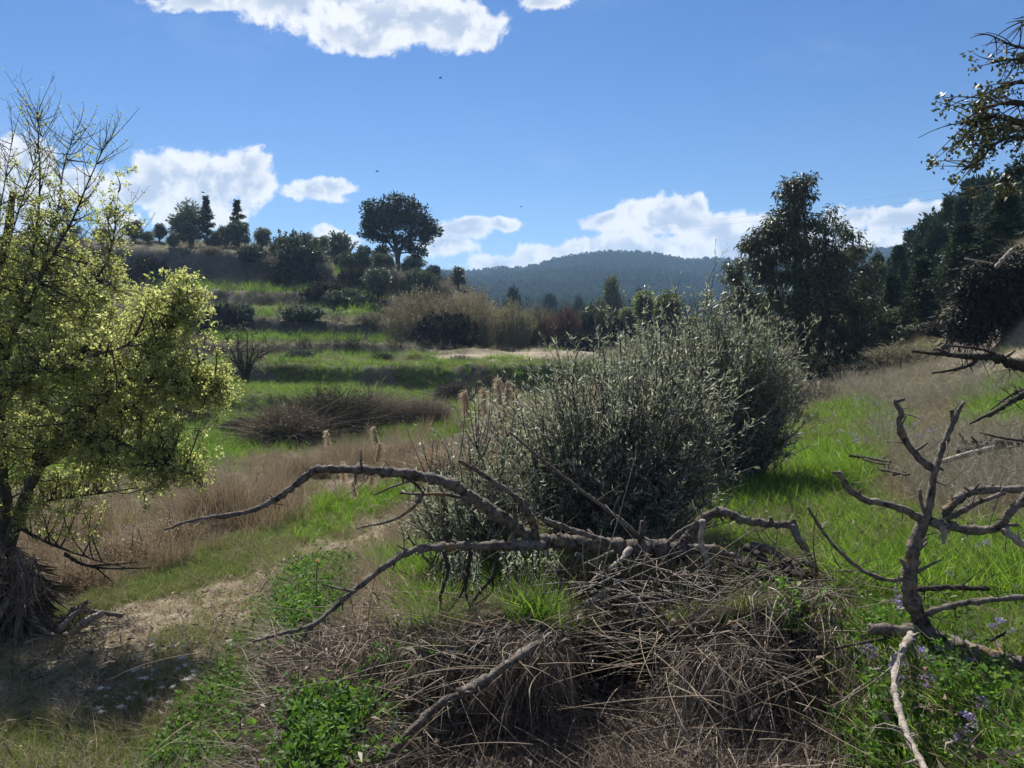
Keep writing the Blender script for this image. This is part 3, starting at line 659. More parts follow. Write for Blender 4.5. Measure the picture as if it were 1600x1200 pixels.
def shoots_shrub(seed, n, R0, h, spread, leaf, per, trunk_r=.02, lean=(0, 0), up=1.0, side_tw=3, wavy=.06, jag=.35):
    """many stems rising and fanning from a base, leaves along them"""
    g = np.random.default_rng(seed); bt = Buf(); bl = Buf()
    a = g.random(n)*6.283; e = np.sqrt(g.random(n))
    root = np.stack([np.cos(a)*e*R0, np.sin(a)*e*R0, np.full(n, -.05)], -1)
    tip = np.stack([np.cos(a)*e*spread+lean[0]*h+g.normal(size=n)*spread*.2, np.sin(a)*e*spread+lean[1]*h+g.normal(size=n)*spread*.2,
                    h*(1-.45*e**2)*(1-jag+jag*g.random(n)**.6)*up], -1)
    mid = (root+tip)/2 + np.stack([np.cos(a), np.sin(a), 0*a], -1)*(e*spread*.15)[:, None] + g.normal(size=(n, 3))*wavy*h
    t = np.linspace(0, 1, 8)[None, :, None]
    PT = root[:, None]*(1-t)**2+2*mid[:, None]*t*(1-t)+tip[:, None]*t**2
    tubes(bt, PT, np.linspace(1, .15, 8)[None]*trunk_r*(.5+.7*g.random((n, 1))), 4)
    ST = [PT]
    if side_tw:
        m = n*side_tw; i = g.integers(0, n, m); j = g.integers(2, 7, m); s = PT[i, j]
        d = nrm(tip[i]-root[i]) + rdir(m, g)*.75; l = h*.22*(.4+g.random(m))
        e2 = s + nrm(d)*l[:, None]
        Q = limb_curve(s, e2, 8, .1, g); tubes(bt, Q[:, ::2], np.linspace(1, .3, 4)[None]*np.full((m, 1), trunk_r*.3), 3); ST.append(Q)
    ST = np.concatenate(ST); N = int(len(ST)*per)
    if N:
        i = g.integers(0, len(ST), N); tt = (.22+.78*g.random(N)**.8)*6.99; j = tt.astype(int); f = (tt-j)[:, None]
        pos = ST[i, j]*(1-f)+ST[i, j+1]*f; ax = nrm(ST[i, j+1]-ST[i, j])
        L, W, var0, curl = leaf
        hv = g.random(len(ST))[i]*.5+g.random(N)*.5
        leaves(bl, pos+rdir(N, g)*.015, ax*.8+rdir(N, g)*.9, L*(.55+.8*g.random(N)), W*(.6+.6*g.random(N)), np.clip(hv+var0, 0, 1), curl)
    return bt, bl
PROTO = {}
def proto(key, bufs, mats, names):
    PROTO[key] = [(nm, b.mesh(nm, smooth=(k == 0)), m) for k, (nm, b, m) in enumerate(zip(names, bufs, mats)) if b.n]
def plant(key, name, loc, label, cat, scale=(1, 1, 1), rot=0., group=None):
    e = empty(name, loc, label, cat, group); e.scale = tuple(map(float, scale)); e.rotation_euler[2] = rot
    for nm, me, m in PROTO[key]: link(nm, me, m, e)
    return e

# ---- prototype far trees (unit: real metres, base at origin)
def rnd_lobes(seed, n, W, Hh, z0, r, ncl):
    g = np.random.default_rng(seed); out = []
    for k in range(n):
        a = g.random()*6.28; e = g.random()**.5; zz = g.random()
        q = math.sqrt(max(0.05, 1-(2*zz-1)**2*.75))
        out.append((math.cos(a)*e*W*q*.62, math.sin(a)*e*W*q*.62, z0+(Hh-z0)*(.15+.72*zz), r*W*(.7+.5*g.random()), r*W*(.7+.5*g.random()), r*(Hh-z0)*.55*(.8+.5*g.random()), ncl))
    return out
for k in range(4):   # round grey green olive, 3.4 m wide x 3 m high
    s = 40+k; tr = [([(0, 0, -.1), (.05, 0, .4), (-.25+.1*k, .05, 1.1), (-.5, 0, 1.8)], [.16, .12, .08, .04]), ([(0, 0, -.1), (.1, 0, .4), (.35, -.1, 1.2), (.6, .1, 2)], [.14, .11, .07, .04])]
    proto(f'olive{k}', crown_tree(s, tr, rnd_lobes(s, 11, 1.7, 3.0, .55, .36, 22), (.22, .10, 0, .1), k_leaf=26, csize=.30, limb_r=.05, sag=-.05), (B_far, M_hillolive), ('trunk', 'crown'))
for k in range(2):   # tall upright sucker olive, ragged top
    proto(f'bushy{k}', shoots_shrub(60+k, 120, .35, 3.0, 1.6, (.20, .08, 0, .1), 40, .03, side_tw=4), (B_far, M_hillolive), ('stems', 'foliage'))
tr = [([(0, 0, -.2), (.05, 0, 1.2), (0, 0, 2.6), (-.1, 0, 4.0)], [.2, .17, .12, .06])]
for k in range(3):   # layered pine
    g = np.random.default_rng(80+k); lb = []
    for j in range(16):
        f = j/15; a = j*2.4+g.random(); rr = (1.55*(1-f)**1.1+.14)
        lb.append((math.cos(a)*rr*.5, math.sin(a)*rr*.5, 1.4+f*5.2, rr*.62, rr*.62, .42, 15))
    t2 = [([(0, 0, -.2), (.05, 0, 2), (-.05, .05, 4.5), (0, 0, 6.6)], [.2, .16, .09, .03])]
    proto(f'pine{k}', crown_tree(80+k, t2, lb, (.26, .11, 0, .05), k_leaf=34, csize=.36, limb_r=.05, shell=.3, sag=.05), (B_far, M_pine), ('trunk', 'crown'))
g = np.random.default_rng(90); lb = []
for j in range(15):
    f = j/14; a = j*2.4; rr = 1.0*(1-f)+.08
    lb.append((math.cos(a)*rr*.55, math.sin(a)*rr*.55, .7+f*4.0, rr*.55+.04, rr*.55+.04, .14, 12))
proto('fir', crown_tree(91, [([(0, 0, -.2), (0, 0, 2), (0, 0, 4.9)], [.12, .08, .02])], lb, (.2, .08, 0, .05), k_leaf=24, csize=.16, limb_r=.03, sag=.12), (B_far, M_pinel), ('trunk', 'crown'))
proto('roundpine', crown_tree(93, [([(0, 0, -.2), (.05, 0, 1), (0, 0, 2.2)], [.12, .1, .05])], rnd_lobes(93, 12, 1.4, 3.3, 1.0, .42, 24), (.24, .11, 0, .05), k_leaf=30, csize=.3, limb_r=.05), (B_far, M_pinel), ('trunk', 'crown'))
proto('thicket', shoots_shrub(95, 420, 1.5, 3.0, 2.6, (.14, .05, 0, .1), 7, .026, side_tw=4, jag=.4), (M_dryshoot, M_dryshoot), ('stems', 'twigs'))
proto('thicket_green', shoots_shrub(96, 380, 1.2, 2.6, 2.2, (.13, .055, 0, .1), 10, .022, side_tw=4, jag=.4), (M_dryshoot, M_greenshoot), ('stems', 'buds'))
proto('redbush', shoots_shrub(97, 260, .7, 2.4, 1.7, (.13, .055, 0, .1), 12, .022, side_tw=5, jag=.5), (M_redshoot, M_redshoot), ('stems', 'twigs'))
proto('darkbush', shoots_shrub(98, 160, .5, 1.4, 1.2, (.12, .06, 0, .1), 50, .014, side_tw=5), (M_darkbrush, M_darkbrush), ('stems', 'twigs'))
proto('greybush', shoots_shrub(99, 160, .5, 1.6, 1.3, (.12, .06, 0, .1), 60, .014, side_tw=5), (M_darkbrush, M_hillolive), ('stems', 'foliage'))
proto('greytuftbush', shoots_shrub(102, 150, .5, 1.3, 1.0, (.05, .02, 0, .1), 40, .012, side_tw=5), (M_dryshoot, M_weed), ('stems', 'foliage'))
for k in range(2):
    proto(f'poplar{k}', crown_tree(110+k, [([(0, 0, -.2), (.05, 0, 2), (0, 0, 4.6)], [.12, .08, .03])], rnd_lobes(110+k, 16, 1.0, 5.2, .5, .42, 22), (.2, .12, 0, .1), k_leaf=22, csize=.3, limb_r=.04), (B_far, M_elmdark), ('trunk', 'crown'))

def onhill(px, py, y0=30, y1=125): return hit(px, py, y0, y1)
def place(key, name, px, pybase, wpx, hpx, W0, H0, label, cat, group=None, Y=None, y0=30, y1=125, rot=None):
    b = onhill(px, pybase, y0, y1) if Y is None else ground_at(px, Y)
    if Y is not None: hpx = hpx
    w = wpx/F*b[1]; h = hpx/F*b[1]
    if Y is not None:   # keep the photographed crown top when the base is hidden
        top = P(px, pybase-hpx, Y)[2]; h = top - b[2]
    s = (w/W0, w/W0, h/H0)
    return plant(key, name, b-[0, 0, .1], label, cat, s, rot if rot is not None else random.random()*6.28, group)

GT = 'olive trees and shrubs on the terraced hill'
place('olive0', 'olive_tree', 298, 388, 84, 68, 3.6, 3.05, 'dark round crowned tree with forked trunk, standing beside the two firs on the hilltop', 'tree', rot=.3)
place('olive3', 'olive_tree', 352, 388, 34, 44, 3.6, 3.05, 'grey green shrubby tree just right of the dark round hilltop tree', 'tree', GT)
place('fir', 'fir_tree', 324, 384, 34, 76, 2.1, 4.9, 'pointed conifer rising behind the dark round hilltop tree', 'tree', 'firs on the hilltop', y1=125)
place('fir', 'fir_tree', 372, 386, 36, 72, 2.1, 4.9, 'pointed conifer standing free against the cloud, right of the dark round hilltop tree', 'tree', 'firs on the hilltop')
for i, (k, x, y, w, h, lab) in enumerate([
 ('olive1', 208, 378, 44, 34, 'low grey olive on the skyline behind the yellow green tree top'),
 ('olive2', 250, 378, 32, 30, 'small olive on the skyline touching the left of the dark round hilltop tree'),
 ('olive3', 160, 380, 40, 30, 'grey olive on the skyline seen through the yellow green tree'),
 ('olive0', 110, 382, 44, 32, 'skyline olive hidden behind the upper branches of the yellow green tree'),
 ('olive3', 232, 380, 34, 24, 'low round bush on the skyline between two small olives left of the dark round tree'),
 ('olive0', 272, 388, 30, 26, 'low bush at the left foot of the dark round hilltop tree'),
 ('olive2', 334, 390, 36, 30, 'low bush filling the gap between the two hilltop firs'),
 ('olive1', 500, 404, 40, 36, 'grey bush on the ridge touching the wide ragged olive'),
 ('olive0', 596, 414, 40, 30, 'low bush at the left foot of the umbrella pine'),
 ('olive1', 650, 426, 44, 30, 'low grey bush at the right foot of the umbrella pine'),
 ('olive1', 374, 390, 46, 46, 'grey olive below the free standing hilltop fir'),
 ('olive2', 408, 390, 46, 34, 'pale olive on the slope right of the hilltop fir'),
 ('olive0', 556, 400, 40, 34, 'small dark olive on the ridge left of the umbrella pine'),
 ('olive3', 575, 402, 36, 30, 'small olive tucked under the left edge of the umbrella pine crown'),
 ('olive2', 572, 428, 50, 44, 'pale grey olive on the slope just left of the umbrella pine trunk'),
 ('olive1', 600, 440, 50, 46, 'olive growing right behind the round olive with a visible trunk'),
 ('olive3', 592, 468, 66, 64, 'round pale olive with short visible trunk on the terrace below the umbrella pine'),
 ('olive0', 640, 432, 40, 30, 'low pale bush right of the umbrella pine trunk'),
 ('olive2', 676, 448, 44, 34, 'grey bush on the slope under the small round pine'),
 ('olive1', 716, 450, 40, 34, 'grey bush directly under the small round pine at the end of the hill')]):
    place(k, 'olive_tree', x, y, w, h, 3.6, 3.05, lab, 'tree', GT)
place('bushy0', 'olive_tree', 470, 426, 80, 66, 3.8, 3.0, 'wide ragged olive with upright shoots on the lip of the earth bank', 'tree', GT)
place('bushy1', 'olive_tree', 528, 404, 46, 42, 3.8, 3.0, 'upright ragged olive on the ridge between the wide ragged olive and the umbrella pine', 'tree', GT)
place('bushy0', 'olive_tree', 438, 402, 32, 34, 3.8, 3.0, 'small ragged olive left behind the wide ragged olive on the bank', 'tree', GT)
for x, y, w, h, lab in [(400, 378, 30, 34, 'low pine on the skyline right of the second fir'), (430, 382, 34, 30, 'rounded pine on the skyline above the pale olive'),
                        (706, 436, 46, 46, 'small round pine on the skyline right of the umbrella pine'), (728, 442, 24, 36, 'narrow pine touching the right side of the small round pine'),
                        (752, 462, 34, 30, 'last low pine at the right end of the hill')]:
    place('roundpine', 'pine_tree', x, y, w, h, 3.0, 3.35, lab, 'tree', 'small pines on the hill')
for x, y, w, h, lab in [(455, 450, 70, 44, 'dark shrub hanging over the earth bank under the wide ragged olive'), (560, 452, 54, 36, 'dark shrub on the earth bank left of the round pale olive'),
                        (230, 440, 50, 40, 'dark shrub in front of the earth bank behind the yellow green tree'), (343, 525, 66, 50, 'dark dense bush right of the yellow green tree on the middle terrace'),
                        (510, 470, 60, 30, 'low dark shrub at the foot of the earth bank below the ragged olive'),(140, 460, 60, 40, 'dark shrub on the terrace hidden behind the yellow green tree')]:
    place('darkbush', 'dark_bush', x, y, w, h, 2.5, 1.4, lab, 'shrub', 'dark bushes on the terraces')
for i, (x, y, w, h, lab) in enumerate([(420,420,46,26,'low grey scrub left of the wide ragged olive on the hill slope'),(395,408,40,24,'low grey scrub under the pale olive on the skyline slope'),(505,432,40,30,'grey scrub at the right foot of the wide ragged olive'),
    (545,424,40,30,'grey scrub between the ragged olives and the umbrella pine'),(625,450,56,36,'grey scrub under the umbrella pine trunk'),(655,462,50,40,'yellow grey scrub above the tall leafless thicket, left part'),(690,468,50,36,'yellow grey scrub above the tall leafless thicket, right part'),
    (540,482,60,30,'grey scrub at the foot of the earth bank left of the leafless thicket'),(420,474,50,24,'grey scrub at the foot of the earth bank near the yellow green tree'),(470,500,60,24,'grey scrub on the second terrace, centre of the hill'),(580,505,50,24,'grey scrub on the second terrace beside the leafless thicket'),(370,500,46,26,'grey scrub on the second terrace right of the yellow green tree'),
    (330,396,40,16,'low scrub on the lip of the earth bank below the dark round tree'),(470,560,40,16,'small grey scrub on the lower green terrace'),(720,568,50,20,'small grey scrub on the green terrace edge left of the silver olive')]):
    place('greybush' if i % 2 else 'greytuftbush', 'grey_scrub', x, y, w, h, 2.6, 1.5, lab, 'shrub', 'grey scrub on the terraced hill')
# umbrella pine
b = onhill(622, 420, 50, 110); sc = b[1]/F
def LB(px, py, rx, ry, n, dy=0): 
    q = P(px, py, b[1]) - b; return (q[0], dy*sc, q[2], rx*sc, rx*sc*.9, ry*sc, n)
lob = [LB(620,322,30,16,50), LB(592,330,22,16,36,-15), LB(650,328,24,16,36,10), LB(580,348,16,14,26,8), LB(600,352,24,16,34,-20), LB(632,350,26,16,36,-20), LB(665,350,18,13,26,-5),
       LB(612,340,24,16,34,25), LB(640,342,22,16,34,26), LB(578,364,14,11,20,-8), LB(596,372,20,11,24), LB(622,372,20,12,20,8), LB(655,366,18,9,20), LB(676,362,13,9,18,6), LB(645,386,16,8,14,-5), LB(665,376,12,6,10), LB(602,390,14,8,10,5), LB(655,394,13,6,10,8), LB(575,340,12,12,16,10)]
q = lambda px, py: P(px, py, b[1])-b
bt, bl = crown_tree(17, [([q(622,424), q(621,400), q(616,375), q(612,350), q(610,330)], [.30, .25, .2, .13, .06]), ([q(622,405), q(628,385), q(640,365), q(650,345)], [.2, .16, .12, .06]), ([q(621,400), q(612,385), q(598,365), q(590,345)], [.18, .14, .1, .05])],
                    lob, (.34, .14, 0, .05), k_leaf=34, csize=.46, limb_r=.1, twig_r=.03, sag=.06, shell=.3)
e = empty('umbrella_pine', b, 'large umbrella pine with broad domed crown on the hill, tallest tree of the skyline', 'tree')
bt.obj('trunk', B_far, e, True); bl.obj('crown', M_pinel, e)

# thickets, bushes and small trees behind the road
for key, nm, x, Y, w, top, W0, H0, lab, cat, grp in [
 ('thicket', 'bare_thicket', 660, 50, 130, 442, 5.6, 3.0, 'tall beige leafless thicket left of centre, behind the pale track', 'shrub', 'leafless thickets behind the track'),
 ('thicket', 'bare_thicket', 735, 51, 110, 444, 5.6, 3.0, 'tall leafless thicket at the right end of the hill, next to the budding thicket', 'shrub', 'leafless thickets behind the track'),
 ('thicket_green', 'budding_thicket', 800, 52, 70, 466, 4.8, 2.6, 'yellowish budding thicket right of the tall leafless thickets', 'shrub', 'budding thickets'),
 ('thicket_green', 'budding_thicket', 845, 54, 60, 472, 4.8, 2.6, 'yellowish budding thicket touching the reddish bush', 'shrub', 'budding thickets'),
 ('redbush', 'reddish_bush', 884, 52, 54, 474, 3.8, 2.4, 'reddish brown twiggy bush behind the pale track', 'shrub', None),
 ('greybush', 'grey_bush', 925, 54, 56, 476, 2.8, 1.6, 'grey bush right of the reddish bush', 'shrub', 'grey bushes by the track'),
 ('darkbush', 'dark_bush', 955, 56, 60, 494, 2.5, 1.4, 'dark low bush between the grey bush and the light poplars', 'shrub', None),
 ('darkbush', 'dark_bush', 700, 48, 90, 488, 2.5, 1.4, 'dark bush at the foot of the tall leafless thicket', 'shrub', None),
 ('darkbush', 'dark_bush', 905, 50, 60, 515, 2.5, 1.4, 'dark bush at the foot of the reddish bush', 'shrub', None),
 ('olive2', 'leaning_tree', 948, 75, 56, 430, 3.6, 3.05, 'brownish leafy tree standing alone in front of the wooded hill', 'tree', None),
 ('poplar0', 'light_poplar', 1008, 62, 56, 455, 2.4, 5.3, 'pale green young tree, left of the pair before the wooded hill', 'tree', 'light green poplars'),
 ('poplar1', 'light_poplar', 1042, 60, 66, 450, 2.4, 5.3, 'pale green young tree, right of the pair before the wooded hill', 'tree', 'light green poplars'),
 ('poplar0', 'light_poplar', 985, 66, 44, 480, 2.4, 5.3, 'small pale green tree peeping out left of the poplar pair', 'tree', 'light green poplars'),
 ('poplar1', 'light_poplar', 1085, 58, 50, 488, 2.4, 5.3, 'pale tree half hidden behind the silver olive shrub', 'tree', 'light green poplars'),
 ('roundpine', 'round_pine', 1053, 150, 30, 460, 3.0, 3.35, 'dark round pine at the foot of the wooded hill, above the poplar pair', 'tree', 'dark pines below the wooded hill'),
 ('roundpine', 'round_pine', 997, 170, 24, 452, 3.0, 3.35, 'dark round pine at the foot of the wooded hill, left of the poplar pair', 'tree', 'dark pines below the wooded hill'),
 ('roundpine', 'round_pine', 905, 150, 24, 464, 3.0, 3.35, 'dark small pine at the foot of the wooded hill above the reddish bush', 'tree', 'dark pines below the wooded hill'),
 ('roundpine', 'round_pine', 860, 160, 30, 460, 3.0, 3.35, 'dark pine at the foot of the wooded hill above the budding thickets', 'tree', 'dark pines below the wooded hill'),
 ('roundpine', 'round_pine', 800, 130, 34, 450, 3.0, 3.35, 'dark pine just right of the end of the terraced hill', 'tree', 'dark pines below the wooded hill')]:
    g0 = ground_at(x, Y); h0 = P(x, top, Y)[2]-g0[2]
    place(key, nm, x, top+h0/Y*F, w, h0/Y*F, W0, H0, lab, cat, grp, Y=Y)

# middle distance: brambles and dry brush by the meadow
def dome_brush(seed, name, px, pyb, wpx, hpx, mat, label, cat='bush', group=None, n=3600, y0=14, W=.018, depth=.6, up=False):
    """ragged clumps of arching stems rising from several crowns"""
    b = hit(px, pyb, y0, 60); w = wpx/F*b[1]/2; h = hpx/F*b[1]
    g = np.random.default_rng(seed); bf = Buf(); core = Buf()
    nc = 9; cx = np.stack([(g.random(nc)*2-1)*w*.75, (g.random(nc)*2-1)*w*depth*.6], -1); ch = (.5+.55*g.random(nc))*(1-.35*np.abs(cx[:, 0])/w)
    k = g.integers(0, nc, n); root = np.stack([cx[k, 0]+g.normal(size=n)*w*.10, cx[k, 1]+g.normal(size=n)*w*.10, np.full(n, -.05)], -1)
    gz = H(b[0]+root[:, 0], b[1]+root[:, 1])-b[2]; root[:, 2] += np.clip(gz, -1, .5)
    sp = .25 if up else .5
    d = np.stack([g.normal(size=n)*sp, g.normal(size=n)*sp, .55+.5*g.random(n)], -1)
    L = h*ch[k]*(.4+.7*g.random(n))*1.4
    ribbons(bf, root, d, L*1.15, W*(.5+g.random(n)), np.stack([g.normal(size=n)*.35+d[:, 0]*.2, g.normal(size=n)*.35, -.08-(.2 if up else .45)*g.random(n)], -1), 5, np.clip(g.random(n)*.7+(g.random(nc)*.3)[k], 0, 1))
    m = n*(1 if up else 3); i = g.integers(0, n, m); st = root[i]+(nrm(d[i])*(L[i]*(.3+.4*g.random(m)))[:, None])
    ribbons(bf, st, rdir(m, g)+[0, 0, .1], h*.16*(.3+g.random(m)), W*.9, rdir(m, g)*.5, 3, g.random(m))
    leaves(bf, st[::2]+rdir(len(st[::2]), g)*.1, rdir(len(st[::2]), g), W*4, W*2.4, g.random(len(st[::2])), .2)
    e0 = empty(name, b, label, cat, group)
    q = 60; i = g.integers(0, n, q)
    tubes(core, limb_curve(root[i], root[i]+nrm(d[i])*(L[i]*.8)[:, None], 6, .1, g), np.linspace(.012, .004, 6)[None].repeat(q, 0), 4)
    core.obj('stems', M_darkbrush, e0); bf.obj('dry_stalks', mat, e0)
    return e0
GB = 'dry brambles along the far side of the meadow'
dome_brush(1, 'bramble_bush', 452, 690, 100, 70, M_bramble, 'brown domed bramble at the edge of the meadow, below the dark grey bramble', group=GB)
dome_brush(2, 'bramble_bush', 520, 680, 70, 96, M_darkbrush, 'dark grey tangled bramble between the brown dome and the pinkish brush', group=GB)
dome_brush(3, 'dry_brush', 585, 664, 84, 52, M_pinkdry, 'pinkish dry brush band, left half, behind the meadow', group='pinkish brush', up=True)
dome_brush(4, 'dry_brush', 655, 662, 84, 48, M_pinkdry, 'pinkish dry brush band, right half, behind the meadow', group='pinkish brush', up=True)
dome_brush(5, 'bramble_bush', 722, 628, 60, 40, M_darkbrush, 'dark small bush on the green terrace bank, right of the pinkish brush', group=GB)
dome_brush(6, 'bramble_bush', 770, 612, 60, 34, M_darkbrush, 'dark bush under the terrace edge, nearest to the silver olive shrub', group=GB)
dome_brush(7, 'bramble_bush', 375, 676, 40, 34, M_darkbrush, 'small dark bush left of the brown bramble dome', group=GB)
dome_brush(8, 'mossy_tussock', 655, 562, 46, 16, M_grass2, 'rounded green tussock on the upper terrace edge', group='tussocks on the terraces')
dome_brush(9, 'mossy_tussock', 595, 564, 26, 14, M_darkbrush, 'small dark tussock on the upper terrace edge, left of the green one', group='tussocks on the terraces')
dome_brush(10, 'bramble_bush', 260, 660, 130, 40, M_darkbrush, 'dark brush on the green mound behind the yellow green tree', group=GB)

# bare small tree on the terrace (left of centre)
def bare_tree(seed, b, sc, name, label, leafmat_=None, h=60, w=90):
    g = np.random.default_rng(seed); bt = Buf(); bl = Buf()
    T = [(0, 0, 0), (.08*h*sc, 0, .18*h*sc)]
    ends = []
    for k in range(8):
        a = g.random()*6.28; ex = (k/7-.5)*w*sc; q = np.array([[0, 0, .12*h*sc*g.random()], [ex*.35, g.normal()*.2, .42*h*sc], [ex, g.normal()*.5, h*sc*(.75+.35*g.random())*(1-.35*abs(k/7-.5)*2)]])
        c = spline(q, 10); tubes(bt, c[None], np.linspace(.075, .012, 10)[None], 6, rough=.08); ends.append(c)
    E = np.stack(ends); n = 170
    i = g.integers(0, 8, n); j = g.integers(3, 10, n); s = E[i, j]; e2 = s + (rdir(n, g)+[0, 0, .35])*[h*sc*.2]*(.4+g.random((n, 1)))
    Q = limb_curve(s, e2, 6, .1, g); tubes(bt, Q, np.linspace(.016, .005, 6)[None].repeat(n, 0), 3)
    n2 = 500; i = g.integers(0, n, n2); j = g.integers(1, 6, n2); s = Q[i, j]; e3 = s+rdir(n2, g)*h*sc*.09
    tubes(bt, limb_curve(s, e3, 4, .1, g), np.full((n2, 4), .005), 3)
    if leafmat_:
        n3 = 800; i = g.integers(0, n2, n3); leaves(bl, e3[i]+rdir(n3, g)*.08, rdir(n3, g), .07, .045, g.random(n3)*.6+.3)
    e = empty(name, b, label, 'tree'); bt.obj('trunk', B_dark, e, True)
    if leafmat_: bl.obj('buds', leafmat_, e)
b = hit(385, 604, 14, 60); bare_tree(5, b, b[1]/F, 'bare_tree', 'small gnarled nearly leafless tree on the green terrace left of centre', M_greenshoot, 98, 105)
# ---------------------------------------------------------------- right side wood
def tree_px(seed, name, px, Y, trunks, lobes, mat, bark, label, leaf=(.16,.05,0,.1), group=None, crownname='crown', dens_=.62, **kw):
    b = ground_at(px, Y); sc = Y/F; q = lambda x, y, dy=0: P(x, y, Y)+[0, dy, 0]-b
    lb = [(*(q(x, y)+[0, dy*sc, 0]), rx*sc, rx*sc*.9, ry*sc, n*dens_) for x, y, rx, ry, n, dy in lobes]
    tr = [([q(*p) if len(p) == 2 else q(*p) for p in pts], rad) for pts, rad in trunks]
    bt, bl = crown_tree(seed, tr, lb, leaf, **kw)
    e = empty(name, b, label, 'tree', group); bt.obj('trunk', bark, e, True); bl.obj(crownname, mat, e)
    return e
GE = 'tall eucalyptus trees on the right'
tree_px(31, 'eucalyptus_tree', 1262, 30, [([(1262,640),(1258,560),(1250,470),(1244,380),(1240,290)], [.24,.2,.15,.1,.03]), ([(1264,640),(1280,560),(1290,470),(1290,380)], [.18,.15,.1,.04]), ([(1258,600),(1225,500),(1205,420)], [.15,.1,.04]),([(1250,610),(1262,520),(1262,400),(1252,310)],[.12,.09,.06,.02])],
 [(1262,282,16,11,18,0),(1236,296,16,15,22,0),(1258,310,20,14,24,10),(1224,300,8,8,7,0),(1240,330,20,14,18,-5),(1228,345,24,16,26,8),(1205,352,20,14,24,-8),(1190,375,26,16,34,0),(1172,380,12,10,14,0),(1260,350,24,18,34,0),
  (1230,380,32,22,50,-15),(1270,390,32,24,54,10),(1205,400,28,20,44,10),(1300,400,26,24,44,0),(1290,355,14,14,12,8),(1240,425,38,26,66,0),(1285,435,34,28,62,-10),(1200,430,24,18,34,-5),(1320,440,26,26,44,10),(1255,475,42,26,66,-15),(1300,485,34,28,60,5),(1215,465,22,20,28,5),(1335,480,22,26,34,-5),
  (1260,525,44,28,64,0),(1310,530,36,28,60,-10),(1270,570,42,26,54,-5),(1320,575,34,26,44,0),(1225,520,24,24,26,0),(1240,590,30,18,26,4),(1340,520,34,30,50,0),(1195,520,26,24,34,0),(1210,370,20,16,20,12),(1300,330,12,10,8,0),(1180,410,20,14,20,0),(1350,560,30,30,40,0),(1215,570,26,26,30,0)],
 M_euc, B_far, 'tall dark eucalyptus with a narrow ragged top, highest tree right of centre', leaf=(.2,.055,0,.1), group=GE, k_leaf=44, csize=.36, droop=1.1, limb_r=.07, twig_r=.014, shell=.25)
tree_px(32, 'eucalyptus_tree', 1165, 33, [([(1172,590),(1168,530),(1160,440)], [.14,.1,.03])],
 [(1140,420,14,12,16,0),(1158,412,12,9,12,0),(1150,440,20,14,26,0),(1172,455,22,16,28,8),(1150,470,22,14,26,-5),(1185,480,24,18,34,0),(1165,500,26,16,34,5),(1200,510,24,22,34,0),(1175,540,28,20,34,0)],
 M_euc, B_far, 'low eucalyptus leaning out left of the tall one, above the silver olive shrub', leaf=(.2,.055,0,.1), group=GE, k_leaf=36, csize=.36, droop=1.0, shell=.25)
tree_px(33, 'eucalyptus_tree', 1345, 33, [([(1335,620),(1338,520),(1335,430),(1332,360)], [.16,.12,.08,.02])],
 [(1308,352,12,10,9,0),(1330,366,14,10,14,0),(1345,390,14,12,14,0),(1325,400,18,16,16,0),(1352,420,18,14,20,0),(1345,450,22,18,32,0),(1360,485,24,20,38,5),(1340,520,26,22,42,0),(1365,545,22,22,36,0),(1345,580,28,20,40,0),(1375,520,14,18,20,0)],
 M_euc, B_far, 'thinner eucalyptus against the cloud at the right of the tall one', dens_=1.0, leaf=(.2,.055,0,.1), group=GE, k_leaf=30, csize=.36, droop=1.0, shell=.25)
GP = 'pines of the dark wood on the right hillside'
